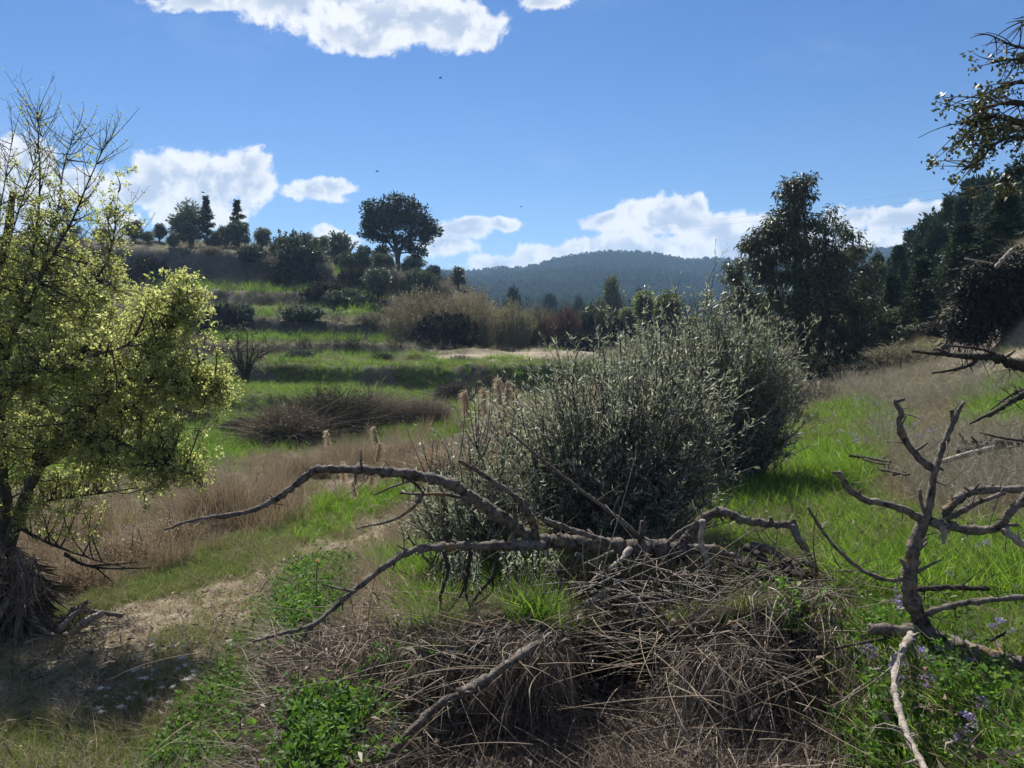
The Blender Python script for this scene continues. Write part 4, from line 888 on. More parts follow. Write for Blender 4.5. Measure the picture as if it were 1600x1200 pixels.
for i, (px, Y, top, w, lab) in enumerate([
 (1392, 62, 404, 70, 'pine at the left edge of the dark hillside wood beside the thin eucalyptus'),
 (1418, 58, 362, 74, 'pointed pine second from the left in the dark hillside wood'),
 (1446, 54, 338, 84, 'broad pine of the hillside wood where the skyline starts to climb'),
 (1478, 50, 306, 90, 'pine of the hillside wood standing before the white cloud'),
 (1505, 48, 284, 96, 'tall pine of the hillside wood with ragged top beneath the leafy overhanging branch'),
 (1538, 44, 280, 110, 'dark pine left of the highest crown of the hillside wood'),
 (1576, 42, 258, 120, 'highest pine of the hillside wood, under the overhanging branch'),
 (1625, 40, 268, 120, 'pine of the hillside wood cut by the right photo edge'),
 (1690, 38, 240, 130, 'pine of the hillside wood past the right photo edge'),
 (1400, 46, 460, 70, 'low pine in the front row, left end of the hillside wood'),
 (1440, 42, 420, 84, 'front row pine above the beige willow bush'),
 (1480, 40, 400, 84, 'front row pine left of the dark root overhang'),
 (1520, 37, 370, 100, 'front row pine directly above the dark root overhang'),
 (1568, 34, 350, 110, 'front row pine right of the dark root overhang'),
 (1620, 32, 340, 130, 'front row pine above the pale dirt slope at the photo edge'),
 (1372, 70, 425, 60, 'far pine seen in the gap behind the thin eucalyptus'),(1384, 44, 440, 46, 'narrow pine between the thin eucalyptus and the hillside wood'),(1408, 42, 412, 50, 'narrow pine at the inner corner of the hillside wood'),(1462, 46, 352, 60, 'jagged pine between the broad pine and the pine before the cloud'),(1492, 44, 318, 60, 'jagged pine right of the pine before the cloud'),(1522, 42, 306, 64, 'jagged pine left of the two highest crowns'),(1556, 40, 290, 70, 'jagged pine between the two highest crowns'),(1598, 38, 275, 80, 'jagged pine at the photo edge in front of the highest pine'),(1430, 44, 386, 56, 'jagged pine above the grey green bush of the hillside wood'),(1366, 50, 398, 70, 'far pine just right of the thin eucalyptus against the cloud'),(1400, 47, 386, 70, 'far pine above the inner corner of the hillside wood'),(1392, 35, 432, 84, 'dark near pine closing the gap beside the thin eucalyptus'),(1440, 31, 404, 100, 'dark near pine rising behind the beige willow bush'),(1500, 29, 352, 120, 'large dark near pine behind the shaggy bush, left one'),(1560, 28, 306, 130, 'large dark near pine behind the shaggy bush, right one'),(1640, 27, 280, 150, 'large dark near pine cut by the photo edge')]):
    g0 = ground_at(px, Y); h = P(px, top, Y)[2]-g0[2]; w = w/F*Y*.92
    rp = i in (2, 5, 9, 12, 18, 21)
    plant('roundpine' if rp else f'pine{i%3}', 'pine_tree', g0, lab, 'tree', (w/3.0*1.1, w/3.0*1.1, h/3.3) if rp else (w/3.6, w/3.6, h/6.9), random.random()*6, GP)
for i, (key, px, Y, top, w, W0, H0, nm, lab, cat) in enumerate([
 ('thicket_green', 1418, 24, 535, 110, 4.8, 2.6, 'willow_bush', 'beige budding willow bush at the foot of the dark wood, end of the grassy slope', 'shrub'),
 ('thicket_green', 1400, 27, 540, 80, 4.8, 2.6, 'willow_bush', 'smaller budding willow bush behind the beige one, next to the thin eucalyptus', 'shrub'),
 ('greybush', 1455, 28, 505, 90, 2.8, 1.6, 'grey_bush', 'grey green bush behind the beige willow bush', 'shrub'),
 ('greybush', 1400, 34, 480, 90, 2.8, 1.6, 'grey_bush', 'tall grey green bush between eucalyptus and pine wood', 'shrub'),
 ('greytuftbush', 1232, 15, 560, 70, 2.3, 1.3, 'grey_weed_bush', 'grey feathery weed bush right of the silver olive', 'shrub'),
 ('greytuftbush', 1285, 18, 590, 56, 2.3, 1.3, 'grey_weed_bush', 'grey feathery weed bush at the dark foot of the tall eucalyptus', 'shrub'),
 ('darkbush', 1330, 25, 570, 110, 2.5, 1.4, 'dark_bush', 'dark undergrowth bush at the foot of the tall eucalyptus', 'shrub'),
 ('darkbush', 1250, 24, 555, 110, 2.5, 1.4, 'dark_bush', 'dark undergrowth bush behind the grey feathery weeds', 'shrub'),
 ('darkbush', 1490, 24, 500, 90, 2.5, 1.4, 'dark_bush', 'dark bush left of the root overhang', 'shrub'),
 ('darkbush', 1540, 21, 470, 130, 2.5, 1.4, 'dark_bush', 'dark bush under the root overhang above the dirt slope', 'shrub')]):
    g0 = ground_at(px, Y); h = P(px, top, Y)[2]-g0[2]; w = w/F*Y
    plant(key, nm, g0, lab, cat, (w/W0, w/W0, h/H0), random.random()*6, None)
# dark drooping bush hanging off the cutting at the right edge
M_droop = leafmat('dark_needle_spray', [(.018,.018,.013),(.04,.038,.028),(.085,.078,.058)], .08, .7, .25)
e = tree_px(41, 'overhanging_bush', 1600, 17, [([(1640,520),(1610,470),(1570,430),(1530,410)], [.14, .12, .07, .03]), ([(1640,520),(1600,500),(1560,490),(1520,500)], [.1, .08, .05, .03]), ([(1640,480),(1620,430),(1590,400),(1560,392)], [.09, .07, .05, .02])],
 [(1600,415,30,20,30,0),(1560,420,26,20,28,0),(1532,428,20,20,24,0),(1518,455,20,22,26,0),(1560,455,34,24,40,0),(1605,455,34,26,40,0),(1505,490,18,24,24,0),(1540,490,30,24,36,0),(1585,490,30,22,34,0),(1495,520,14,20,18,0),(1525,520,20,20,24,0),(1635,430,30,40,40,0),(1640,500,26,24,24,0)],
 M_droop, B_dark, 'dark shaggy bush hanging off the cutting above the pale dirt slope at the right edge', leaf=(.15,.035,0,.1), k_leaf=80, csize=.30, droop=.6, shell=.1, limb_r=.03, twig_r=.01)
e['category'] = 'shrub'
dr = Buf(); px_ = [([(1556,418,16.4),(1570,402,16.4),(1585,388,16.4)], 3, 4), ([(1508,404,16.4),(1530,408,16.4),(1552,412,16.4)], 1.5, 1.2)]
# ---------------------------------------------------------------- leafless and leafy branches entering from the right
def px_tubes(bf, off, lines, sides=8, rough=.13, n=None, knots=True, seed=1):
    """lines: list of (points (px,py,Y), r0, r1 in photo pixels)"""
    g = np.random.default_rng(seed)
    for pts, r0, r1 in lines:
        w = np.array([P(*p) for p in pts]); L = np.linalg.norm(np.diff(w, axis=0), axis=1).sum()
        m = n or int(np.clip(L/.018, 8, 90)); c = spline(w, m); Y = c[:, 1]
        rr = np.linspace(r0, r1*.85, m)/F*Y
        c = c + g.normal(size=c.shape)*rr[:, None]*.12
        rr = rr*(1+.12*np.sin(np.arange(m)*.9+g.random()*6)+.07*g.normal(size=m)*.7)
        tubes(bf, (c-off)[None], rr[None], sides, rough=rough)
        if knots:
            for _ in range(int(L*7)):
                i = g.integers(1, m-1); a = c[i]; d = nrm((rdir(1, g)[0])*[1, .7, 1]); l = rr[i]*(1.6+2.5*g.random())
                tubes(bf, (np.linspace(0, 1, 4)[:, None]*d*l+a-off)[None], (rr[i]*np.array([.5, .38, .28, .2]))[None], 5, rough=.15)
            for _ in range(int(L*9)):
                i = g.integers(m//6, m-1); a = c[i]; d = nrm(rdir(1, g)[0]*[1, .7, 1]+[0, 0, .1]); l = .05+.16*g.random()
                q = np.array([a, a+d*l*.5+g.normal(size=3)*l*.12, a+d*l+g.normal(size=3)*l*.22])
                tubes(bf, (spline(q, 6)-off)[None], (min(rr[i]*.3, .004)*np.linspace(1, .35, 6))[None], 4, rough=.1)
def dead_thing(name, groups, label, cat='branch', mat=None, seed=1, base=None):
    """groups: list of (part name, material, lines)"""
    b = base if base is not None else P(*groups[0][2][0][0][0])
    e = empty(name, b, label, cat)
    for k, (pn, m, lines) in enumerate(groups):
        bf = Buf(); px_tubes(bf, b, lines, seed=seed+k); bf.obj(pn, m, e, True)
    return e
Y = 5.0
dead_thing('fallen_branch', [
 ('main_stem', B_dead, [([(1075,862,4.72),(1010,858,4.65),(950,852,4.6),(890,846,4.55),(835,845,4.5)], 15, 12),
                        ([(835,846,4.5),(800,818,4.45),(765,795,4.4),(735,775,4.38),(700,755,4.33),(650,743,4.3),(600,737,4.25),(545,733,4.2),(492,733,4.15)], 10, 7.5),
                        ([(492,733,4.15),(468,752,4.12),(430,780,4.1),(385,800,4.05),(330,808,4.0),(290,816,4.0),(258,828,4.0)], 6.5, 2.2)]),
 ('limb', B_dead, [([(850,852,4.45),(790,852,4.4),(735,853,4.3),(680,855,4.25),(640,862,4.2),(600,886,4.1),(545,930,4.0),(490,975,3.9),(440,990,3.85),(395,1003,3.8)], 8.5, 2.6),
                   ([(488,976,3.9),(478,990,3.88),(470,1004,3.86)], 4, 1.5), ([(555,925,4.0),(530,920,4.0),(505,913,3.98)], 3, 1.2),([(640,862,4.2),(630,856,4.2),(620,852,4.18)],3,1.4)]),
 ('limb', B_dead, [([(838,848,4.48),(834,822,4.45),(822,795,4.4),(795,768,4.35),(760,745,4.3),(717,719,4.25)], 7.5, 3.0), ([(745,735,4.28),(738,726,4.28)], 3, 1.5)]),
 ('limb', B_dead, [([(800,822,4.44),(775,810,4.5),(740,785,4.5),(700,773,4.42),(655,772,4.4),(625,770,4.4)], 4.5, 2.2), ([(660,773,4.4),(648,790,4.38),(615,812,4.36),(558,826,4.34)], 3.8, 1.6),
                   ([(700,755,4.33),(655,750,4.3),(620,758,4.28),(584,773,4.26)], 3.2, 1.5), ([(625,742,4.28),(650,757,4.33),(662,772,4.4)], 3, 2.2)]),
 ('limb', B_dead, [([(1012,856,4.66),(985,825,4.6),(940,790,4.55),(890,752,4.5),(840,712,4.45),(796,675,4.4)], 4.2, 1.8), ([(850,812,4.48),(900,830,4.5),(960,850,4.55)], 4, 6)]),
 ('limb', B_dead, [([(1055,860,4.7),(1075,838,4.68),(1100,810,4.65),(1126,799,4.62),(1155,810,4.6),(1195,818,4.58),(1238,820,4.55)], 8, 7), ([(1238,820,4.55),(1250,845,4.5),(1272,872,4.46)], 7.5, 6),
                   ([(1034,858,4.68),(1065,830,4.6),(1100,812,4.62)], 4, 3.4), ([(1238,820,4.55),(1240,812,4.55)],6,4),([(1205,818,4.57),(1204,808,4.57)],5,3.5)]),
 ('limb', B_dead, [([(1060,862,4.7),(1110,858,4.7),(1140,868,4.68),(1170,885,4.65),(1185,905,4.6)], 8, 6), ([(1172,852,4.5),(1200,858,4.5),(1222,872,4.45),(1228,890,4.42)], 6, 6)]),
 ('hanging_twig', B_pale, [([(1098,812,4.45),(1096,850,4.44),(1106,882,4.42),(1102,905,4.4),(1094,925,4.38),(1108,952,4.36),(1093,984,4.34)], 4.6, 2.4)]),
 ('broken_stub', B_pale, [([(985,858,4.4),(965,880,4.3),(935,900,4.22),(905,928,4.18)], 4.5, 3), ([(975,905,4.3),(950,922,4.2),(915,945,4.12)], 4, 7)]),
 ('hanging_twig', B_dead, [([(1012,866,4.3),(1006,900,4.28),(995,940,4.25),(975,980,4.2)], 4, 2), ([(960,862,4.4),(930,875,4.36),(890,890,4.34),(855,893,4.3)], 4, 1.6),([(900,866,4.42),(925,885,4.4),(960,890,4.4)],5,3)]),
 ('hanging_twig', B_dark, [([(693,862,4.25),(700,890,4.2),(688,935,4.15),(690,980,4.12),(686,1015,4.1)], 3.2, 1.8), ([(735,862,4.3),(728,895,4.26),(722,925,4.22),(695,962,4.18)], 2.8, 2), ([(737,862,4.3),(728,920,4.28),(735,950,4.25)], 2.4, 2),
                           ([(775,868,4.35),(770,900,4.3),(745,930,4.26),(736,950,4.22),(730,985,4.2),(715,1010,4.18)], 3.4, 2.4), ([(770,900,4.3),(768,925,4.3),(742,945,4.26)], 2.4, 1.8)]),
], 'long grey fallen branch arching left across the foreground in front of the silver olive', seed=3)
dead_thing('dead_tree', [
 ('trunk', B_dead, [([(1446,988,3.5),(1436,965,3.48),(1422,930,3.46),(1422,895,3.45),(1430,850,3.45),(1446,812,3.45)], 14, 11)]),
 ('limb', B_dead, [([(1446,812,3.45),(1454,775,3.46),(1460,735,3.48),(1472,700,3.5),(1488,662,3.5),(1506,628,3.52)], 7.5, 4), ([(1490,656,3.5),(1486,640,3.5)], 4.5, 3), ([(1462,728,3.48),(1474,735,3.45)], 3.5, 2)]),
 ('limb', B_dead, [([(1456,732,3.47),(1432,712,3.5),(1414,685,3.5),(1404,660,3.5),(1408,645,3.5),(1397,628,3.5)], 6, 4.5), ([(1397,629,3.5),(1413,623,3.5)], 4.5, 3), ([(1428,706,3.5),(1450,692,3.5)], 2.6, 1.6), ([(1406,668,3.5),(1416,650,3.5)], 2.4, 1.4)]),
 ('limb', B_dead, [([(1444,814,3.45),(1420,800,3.43),(1395,790,3.42),(1350,780,3.4),(1328,765,3.4),(1310,738,3.38)], 6.5, 5.2), ([(1312,740,3.38),(1300,738,3.38)], 3.5, 2), ([(1342,776,3.4),(1344,764,3.4)], 3, 1.6)]),
 ('limb', B_dead, [([(1446,812,3.45),(1480,822,3.4),(1520,828,3.38),(1558,824,3.36),(1578,800,3.34),(1610,768,3.32)], 8.5, 6.5), ([(1558,820,3.36),(1590,820,3.36)], 4.5, 3)]),
 ('limb', B_dead, [([(1476,822,3.42),(1482,795,3.42),(1505,775,3.42),(1540,765,3.4),(1620,765,3.36),(1700,770,3.3)], 7.5, 7), ([(1480,812,3.4),(1500,800,3.38),(1530,785,3.36),(1570,770,3.36)], 5.5, 4), ([(1553,768,3.4),(1550,756,3.4)], 4, 2.5)]),
 ('limb', B_dead, [([(1452,812,3.45),(1440,790,3.44),(1437,765,3.43)], 4, 2.5), ([(1424,902,3.45),(1390,906,3.42),(1350,893,3.38),(1310,860,3.34),(1282,825,3.32),(1262,792,3.3)], 4, 2.6), ([(1428,895,3.45),(1450,885,3.4),(1470,874,3.38)], 3, 2)]),
 ('limb', B_dead, [([(1446,958,3.45),(1480,948,3.4),(1540,938,3.36),(1620,932,3.3),(1700,928,3.3)], 5.5, 4.5)]),
 ('limb', B_pale, [([(1568,826,3.34),(1590,845,3.3),(1625,862,3.28)], 6.5, 6)]), ('limb', B_pale, [([(1474,822,3.38),(1475,850,3.36)], 5, 3.5)]),
 ('root_log', B_dead, [([(1360,982,3.42),(1400,985,3.42),(1446,988,3.42),(1480,1000,3.3),(1530,1018,3.18),(1600,1038,3.05),(1700,1065,2.9)], 10, 13), ([(1530,1015,3.17),(1522,1032,3.13)], 9, 8)]),
 ('limb', B_pale, [([(1424,992,3.38),(1402,1030,3.12),(1397,1070,2.94),(1405,1110,2.78),(1418,1150,2.62),(1440,1190,2.46),(1458,1230,2.32)], 6.5, 6)]),
 ('limb', B_dark, [([(1420,990,3.48),(1370,1000,3.44),(1300,1014,3.4)], 3, 1.8)]), ('twig', B_dark, [([(1540,1005,3.3),(1560,995,3.28),(1572,988,3.26)], 3, 1.6)]), ('limb', B_dark, [([(1435,920,3.5),(1490,918,3.6),(1545,920,3.6)],5,4)]),
], 'dark dead tree with crooked bare limbs at the right of the foreground', 'tree', seed=9)
dead_thing('bare_tree', [
 ('trunk', B_dark, [([(2050,760,5.6),(2040,600,5.6),(2020,400,5.6),(1980,200,5.6),(1960,0,5.6)], 40, 22)]),
 ('limb', B_dark, [([(2030,640,5.6),(1850,610,5.4),(1700,596,5.2),(1600,573,5.0),(1560,560,5.0),(1500,556,5.0),(1425,549,5.0)], 16, 2.2), ([(1572,563,5.0),(1535,546,5.0),(1478,540,5.0)], 3.2, 1.4),
                   ([(1535,557,5.0),(1515,570,5.0),(1490,578,5.0),(1456,583,5.0)], 4, 1.8), ([(1490,556,5),(1472,548,5),(1458,545,5)], 2.4, 1.2)]),
 ('limb', B_dark, [([(2030,560,5.6),(1800,560,5.3),(1650,590,5.1),(1600,615,5.0),(1560,640,4.9),(1515,662,4.9)], 12, 1.6), ([(1640,600,5.1),(1590,612,5.0),(1548,640,4.95)], 3, 1.2), ([(1620,606,5.0),(1580,630,4.95),(1545,652,4.9)], 2.6, 1.2), ([(1600,690,5),(1560,683,5),(1530,676,5)], 2, 1)]),
], 'bare dark limbs reaching in from a tree past the right photo edge', 'tree', seed=21)

def bush_twigs():
    bf = Buf(); px_tubes(bf, np.array(e.location), px_, seed=8); bf.obj('pale_twig', B_pale, e, True)
bush_twigs()
def overhang():
    g = np.random.default_rng(55); b = ground_at(1950, 6.2); Y = 6.0
    bt = Buf(); bl = Buf()
    px_tubes(bt, b, [([(1950,640,6.2),(1945,400,6.2),(1930,150,6.2),(1900,-100,6.2)], 34, 20)], knots=False)
    spec = [[(1940,330),(1800,280),(1680,240),(1600,215),(1560,222),(1520,262)], [(1930,250),(1780,215),(1660,190),(1600,192),(1545,200),(1505,215)], [(1930,180),(1780,150),(1660,140),(1600,128),(1560,138),(1530,158)],
            [(1930,140),(1780,110),(1670,90),(1600,92),(1555,95)], [(1930,60),(1780,60),(1680,70),(1600,75),(1545,54)], [(1930,20),(1780,15),(1680,10),(1620,32),(1588,33)], [(1940,320),(1800,300),(1680,285),(1600,265),(1572,285),(1590,300)],
            [(1800,215),(1700,200),(1620,205),(1570,200),(1530,235),(1522,262)], [(1680,160),(1620,165),(1580,160),(1540,168),(1520,185)], [(1640,205),(1590,190),(1550,182),(1515,198)]]
    twigs = []
    for s in spec:
        w = np.array([P(x, y, Y+g.normal()*.15) for x, y in s])-b; c = spline(w, 24)
        tubes(bt, c[None], np.linspace(.035, .004, 24)[None], 6, rough=.1); twigs.append(c)
    cc = []
    for k, c in enumerate(twigs):
        n = 18; i = g.integers(9, 24, n); st = c[i]; en = st + (rdir(n, g)*[.8, .8, .6]+[-.45, 0, -.25])*(.12+.26*g.random((n, 1)))
        q = limb_curve(st, en, 6, .1, g); tubes(bt, q, np.linspace(.006, .002, 6)[None].repeat(n, 0), 4)
        if k not in (4, 5): cc.append(en[g.random(n) < .8]); cc.append(c[17:])
    cc = np.concatenate(cc); N = len(cc)*11; i = g.integers(0, len(cc), N)
    pos = cc[i]+rdir(N, g)*(.07*g.random(N)**.5)[:, None]
    leaves(bl, pos, rdir(N, g)+[0, 0, -.3], .045*(.6+.6*g.random(N)), .026, g.random(N), .15)
    e = empty('overhanging_tree', b, 'leafy twigs of a tree hanging into the sky at the upper right', 'tree')
    bt.obj('branches', B_dark, e, True); bl.obj('foliage', M_euc, e)
overhang()

# ---------------------------------------------------------------- yellow green tree at the left
def elm():
    g = np.random.default_rng(12); Y0 = 7.6; b = ground_at(12, Y0); bt = Buf(); bl = Buf(); C_ = []
    def Q(px, py, dy=0): return P(px, py, Y0+dy)-b
    main = [
     ([(8,960,0),(8,900,0),(5,830,0),(-5,700,.1),(-2,560,.2),(5,420,.3),(20,300,.35)], .15, .03),
     ([(8,880,0),(30,800,-.1),(62,730,-.2),(100,680,-.35),(160,625,-.6),(230,560,-.7),(290,470,-.8)], .065, .01),
     ([(75,715,-.2),(130,660,-.3),(200,635,-.5),(260,600,-.6),(320,560,-.7)], .045, .01),
     ([(60,730,-.2),(120,705,.1),(200,700,.3),(270,690,.5)], .03, .008),
     ([(30,790,0),(90,780,.2),(160,770,.3),(230,760,.3)], .02, .006),
     ([(0,620,.1),(25,500,.1),(50,400,.2),(62,300,.3),(60,220,.3),(58,170,.3)], .022, .003),
     ([(5,560,0),(60,440,-.2),(110,350,-.2),(140,280,-.3),(170,215,-.3)], .02, .002),
     ([(60,440,-.2),(90,330,.2),(100,260,.2),(122,195,.2)], .012, .002),
     ([(0,520,.2),(-10,400,.3),(5,300,.2),(20,215,.2)], .014, .002),
     ([(0,640,0),(60,560,.3),(120,480,.6),(170,400,.6),(185,300,.6)], .018, .003),
     ([(10,700,.3),(80,610,.7),(150,530,1.0),(230,480,1.1),(280,440,1.1)], .028, .006),
     ([(-5,620,-.2),(60,580,-.6),(130,560,-.9),(200,540,-1.0)], .035, .008),
     ([(0,540,0),(-60,420,0),(-90,320,0)], .05, .01), ([(0,700,0),(-90,600,-.2),(-180,480,-.2)], .05, .01), ([(0,760,0),(-80,720,.1),(-200,650,.2)], .04, .01),
     ([(-10,450,.2),(20,360,.2),(45,280,0),(70,205,0)], .01, .002), ([(100,680,-.35),(180,690,-.7),(250,720,-.9),(290,740,-.9)], .025, .006),
     ([(200,590,-.65),(280,590,-.7),(340,590,-.7)], .02, .005), ([(20,820,0),(80,850,-.2),(150,875,-.3),(200,888,-.4)], .02, .004)]
    curves = []
    for pts, r0, r1 in main:
        c = spline([Q(*p) for p in pts], 26); curves.append(c)
        tubes(bt, c[None], (np.linspace(1, 0, 26)**1.1*(r0-r1)+r1)[None], 7, rough=.07)
    # thin upward bare shoots at the top
    n = 240; ci = g.choice([5, 6, 7, 8, 9, 15], n); i = g.integers(8, 25, n); st = np.stack([curves[a][j] for a, j in zip(ci, i)])
    en = st + np.stack([g.normal(size=n)*.17, g.normal(size=n)*.17, .10+.34*g.random(n)], -1)
    q = limb_curve(st, en, 7, -.12, g); tubes(bt, q, np.linspace(.0045, .0015, 7)[None].repeat(n, 0), 4)
    m = 900; i = g.integers(0, n, m); j = g.integers(1, 7, m); q2 = limb_curve(q[i, j], q[i, j]+(rdir(m, g)*.8+[0, 0, .6])*(.04+.09*g.random((m, 1))), 5, 0, g); tubes(bt, q2, np.full((m, 5), .0014), 3)
    topt = q
    # crown lobes filled with side twigs
    lob = [(60,330,60,40,10,.2),(30,420,75,55,46,0),(120,400,60,50,24,.3),(170,340,28,26,7,.4),(-30,380,60,60,30,0),(90,490,90,55,80,0),(0,520,80,60,70,.2),(180,500,60,45,46,.5),(265,470,44,36,28,-.7),(285,450,30,24,14,-.5),(235,500,50,40,30,-.5),(300,500,26,28,13,-.7),
           (60,590,90,60,80,-.4),(150,590,80,60,90,-.6),(240,580,60,50,50,-.7),(305,600,44,34,30,-.7),(330,610,26,20,12,-.7),(280,640,55,36,34,-.8),(190,660,60,40,46,-.3),(100,660,70,40,34,.4),(20,660,60,40,34,0),
           (240,720,52,30,32,-.8),(290,735,30,20,20,-.8),(180,730,46,26,24,-.5),(120,740,60,22,26,.3),(40,740,60,26,30,.3),(60,800,50,18,14,-.2),(130,785,50,16,10,-.3),(50,690,60,30,30,-.3),(-80,560,90,90,60,0),(-140,650,70,70,34,0),(-100,440,60,60,30,0),(110,330,34,26,7,.2),(160,270,18,22,3,.2),(40,270,40,28,4,.2)]
    allc = np.concatenate(curves)
    for (x, y, rx, ry, n, dy) in lob:
        n = int(n*1.05); c = Q(x, y, dy); sc = Y0/F
        d = np.clip(g.normal(size=(n, 3))*.60, -1.6, 1.6); cc = c + d*[rx*sc, max(rx, ry)*sc*1.0, ry*sc]
        D = np.linalg.norm(allc[None]-(cc[:, None]-[0, 0, .12]), axis=2)+g.random((n, len(allc)))*.12; st = allc[np.argmin(D, 1)]
        q = limb_curve(st, cc, 7, -.08, g); tubes(bt, q, np.linspace(.010, .0025, 7)[None].repeat(n, 0), 4)
        C_.append(cc)
        # side twiglets
        m = n*4; i = g.integers(0, n, m); j = g.integers(2, 7, m); s2 = q[i, j]; e2 = s2+rdir(m, g)*(.07+.13*g.random((m, 1)))+[0, 0, .03]
        tubes(bt, limb_curve(s2, e2, 4, .05, g), np.linspace(.004, .0015, 4)[None].repeat(m, 0), 3); C_.append(e2)
    cc = np.concatenate(C_); k = 18; i = np.repeat(np.arange(len(cc)), k); N = len(i)
    tight = .045
    pos = cc[i]+rdir(N, g)*(tight*g.random(N)**.4)[:, None]
    cl = g.random(len(cc))[i]
    leaves(bl, pos, rdir(N, g)+[0, 0, .2], .030*(.6+.7*g.random(N)), .020*(.7+.5*g.random(N)), np.clip(cl*.6+g.random(N)*.4+.05, 0, 1), .2)
    m = 2600; i = g.integers(0, len(topt), m); j = g.integers(2, 7, m); keep = g.random(m) < .8
    leaves(bl, (topt[i, j]+rdir(m, g)*.02)[keep], (rdir(m, g)+[0, 0, .5])[keep], .022, .014, g.random(keep.sum())*.5)
    e = empty('elm_tree', b, 'leafy yellow green tree with dark limbs, filling the left edge of the photo', 'tree')
    bt.obj('trunk', B_elm, e, True); bl.obj('crown', M_elm, e)
    print('elm leaves', bl.n//4)
elm()

# ---------------------------------------------------------------- silver olive shrubs in the middle
def olive(seed, name, px, Y, pts, label, n_st, leafL, mat, per, dens=.52, group='silver olive shrubs in the middle of the photo'):
    """pts: lobes (px,py,rx,ry,n,dy) in photo pixels; stems rise steeply from the base"""
    g = np.random.default_rng(seed); b = ground_at(px, Y); bt = Buf(); bl = Buf(); sc = Y/F; tips = []
    for (x, y, rx, ry, n, dy) in pts:
        n = int(n*dens); c = P(x, y, Y)+[0, dy*sc, 0]-b
        d = np.clip(g.normal(size=(n, 3))*.70, -1.9, 1.9); tips.append(c+d*[rx*sc, rx*sc, ry*sc])
    tip = np.concatenate(tips); n = len(tip)
    root = np.stack([g.normal(size=n)*.13+np.clip(tip[:, 0]*.25, -.4, .4), g.normal(size=n)*.13, np.zeros(n)], -1)
    t = np.linspace(0, 1, 9)[None, :, None]
    h = tip[:, 2:3]
    mid = np.concatenate([root[:, :2]*.55+tip[:, :2]*.45, h*.45+.1], 1) + g.normal(size=(n, 3))*.05
    mid[:, :2] += (tip[:, :2]-root[:, :2])*.22
    PT = root[:, None]*(1-t)**2+2*mid[:, None]*t*(1-t)+tip[:, None]*t**2
    tubes(bt, PT, np.linspace(1, .16, 9)[None]*(.007+.010*g.random((n, 1))), 4)
    # upright leafy whips along the outer half of each stem
    m = n*5; i = g.integers(0, n, m); j = g.integers(3, 9, m); s = PT[i, j]
    out = nrm(tip[i]*[1, 1, .25]+[0, 0, .01])
    e2 = s+(out*.35+rdir(m, g)*.7+[0, 0, .75])*(.12+.34*g.random((m, 1))**1.5)
    Q = limb_curve(s, e2, 9, .0, g); tubes(bt, Q[:, ::2], np.linspace(.0045, .0015, 5)[None].repeat(m, 0), 3)
    N = int(m*per); i2 = g.integers(0, m, N); tt = g.random(N)*7.99; j2 = tt.astype(int); f = (tt-j2)[:, None]
    pos = Q[i2, j2]*(1-f)+Q[i2, j2+1]*f; ax = nrm(Q[i2, j2+1]-Q[i2, j2])
    hv = g.random(m)[i2]*.35+g.random(N)**1.6*.65
    leaves(bl, pos, ax*.9+rdir(N, g)*.85, leafL*(.55+.7*g.random(N)), leafL*.19*(.7+.5*g.random(N)), hv, .08)
    N2 = n*int(per*1.6); i3 = g.integers(0, n, N2); tt = (3.2+4.79*g.random(N2)); j3 = tt.astype(int); f = (tt-j3)[:, None]
    pos = PT[i3, j3]*(1-f)+PT[i3, j3+1]*f
    leaves(bl, pos+rdir(N2, g)*.03, nrm(PT[i3, j3+1]-PT[i3, j3])+rdir(N2, g), leafL*(.5+.6*g.random(N2)), leafL*.19, g.random(N2), .08)
    e = empty(name, b, label, 'shrub', group); bt.obj('stems', B_dead, e, True); bl.obj('foliage', mat, e)
    print(name, bl.n//4)
olive(21, 'olive_shrub', 960, 5.9, [(760,700,30,30,9,0),(830,670,46,40,34,10),(900,635,46,40,54,0),(960,618,46,36,60,20),(1020,612,46,38,64,10),(1070,630,40,42,56,0),(1110,660,34,44,36,0),(815,730,46,40,30,-10),(880,700,56,56,70,-20),(960,700,56,56,76,-20),(1040,710,56,56,70,-10),
       (850,770,50,40,40,-20),(920,780,54,44,60,-40),(1000,780,54,44,60,-40),(1070,765,44,40,40,-20),(960,830,50,30,34,-40),(890,825,44,26,24,-20)],
      'dense silver green olive shrub with upright whips behind the fallen branch', 0, .056, M_oliveg, 12)
olive(22, 'olive_shrub', 1120, 8.2, [(1060,530,36,30,30,0),(1100,500,36,26,34,10),(1140,495,36,26,34,0),(1180,515,34,26,30,0),(1030,560,34,30,30,10),(1020,600,30,30,24,0),(1080,580,46,36,50,0),(1140,575,46,36,56,-10),(1195,560,34,30,36,0),(1228,568,24,20,18,0),(1100,630,46,42,56,-10),(1160,625,46,42,60,-20),(1212,610,34,30,34,-10),
       (1120,690,50,46,80,-20),(1175,680,44,42,70,-20),(1215,690,24,30,24,-10),(1130,750,44,36,56,-20),(1180,735,36,30,36,-20),(1010,545,30,24,20,0),(1040,590,40,36,36,0),(1225,640,24,20,12,0)],
      'taller silver white olive shrub at the right of the pair, above the green slope', 0, .066, M_olive, 14)
olive(23, 'olive_shrub', 740, 5.4, [(700,775,40,28,26,0),(745,765,46,32,34,10),(790,775,44,32,30,0),(695,808,44,22,24,-10),(750,810,44,24,26,-20),(650,808,26,14,10,0),(725,715,26,24,9,20),(760,705,26,28,12,20)],
      'low silvery olive shrub behind the left half of the fallen branch', 0, .050, M_olive, 16)
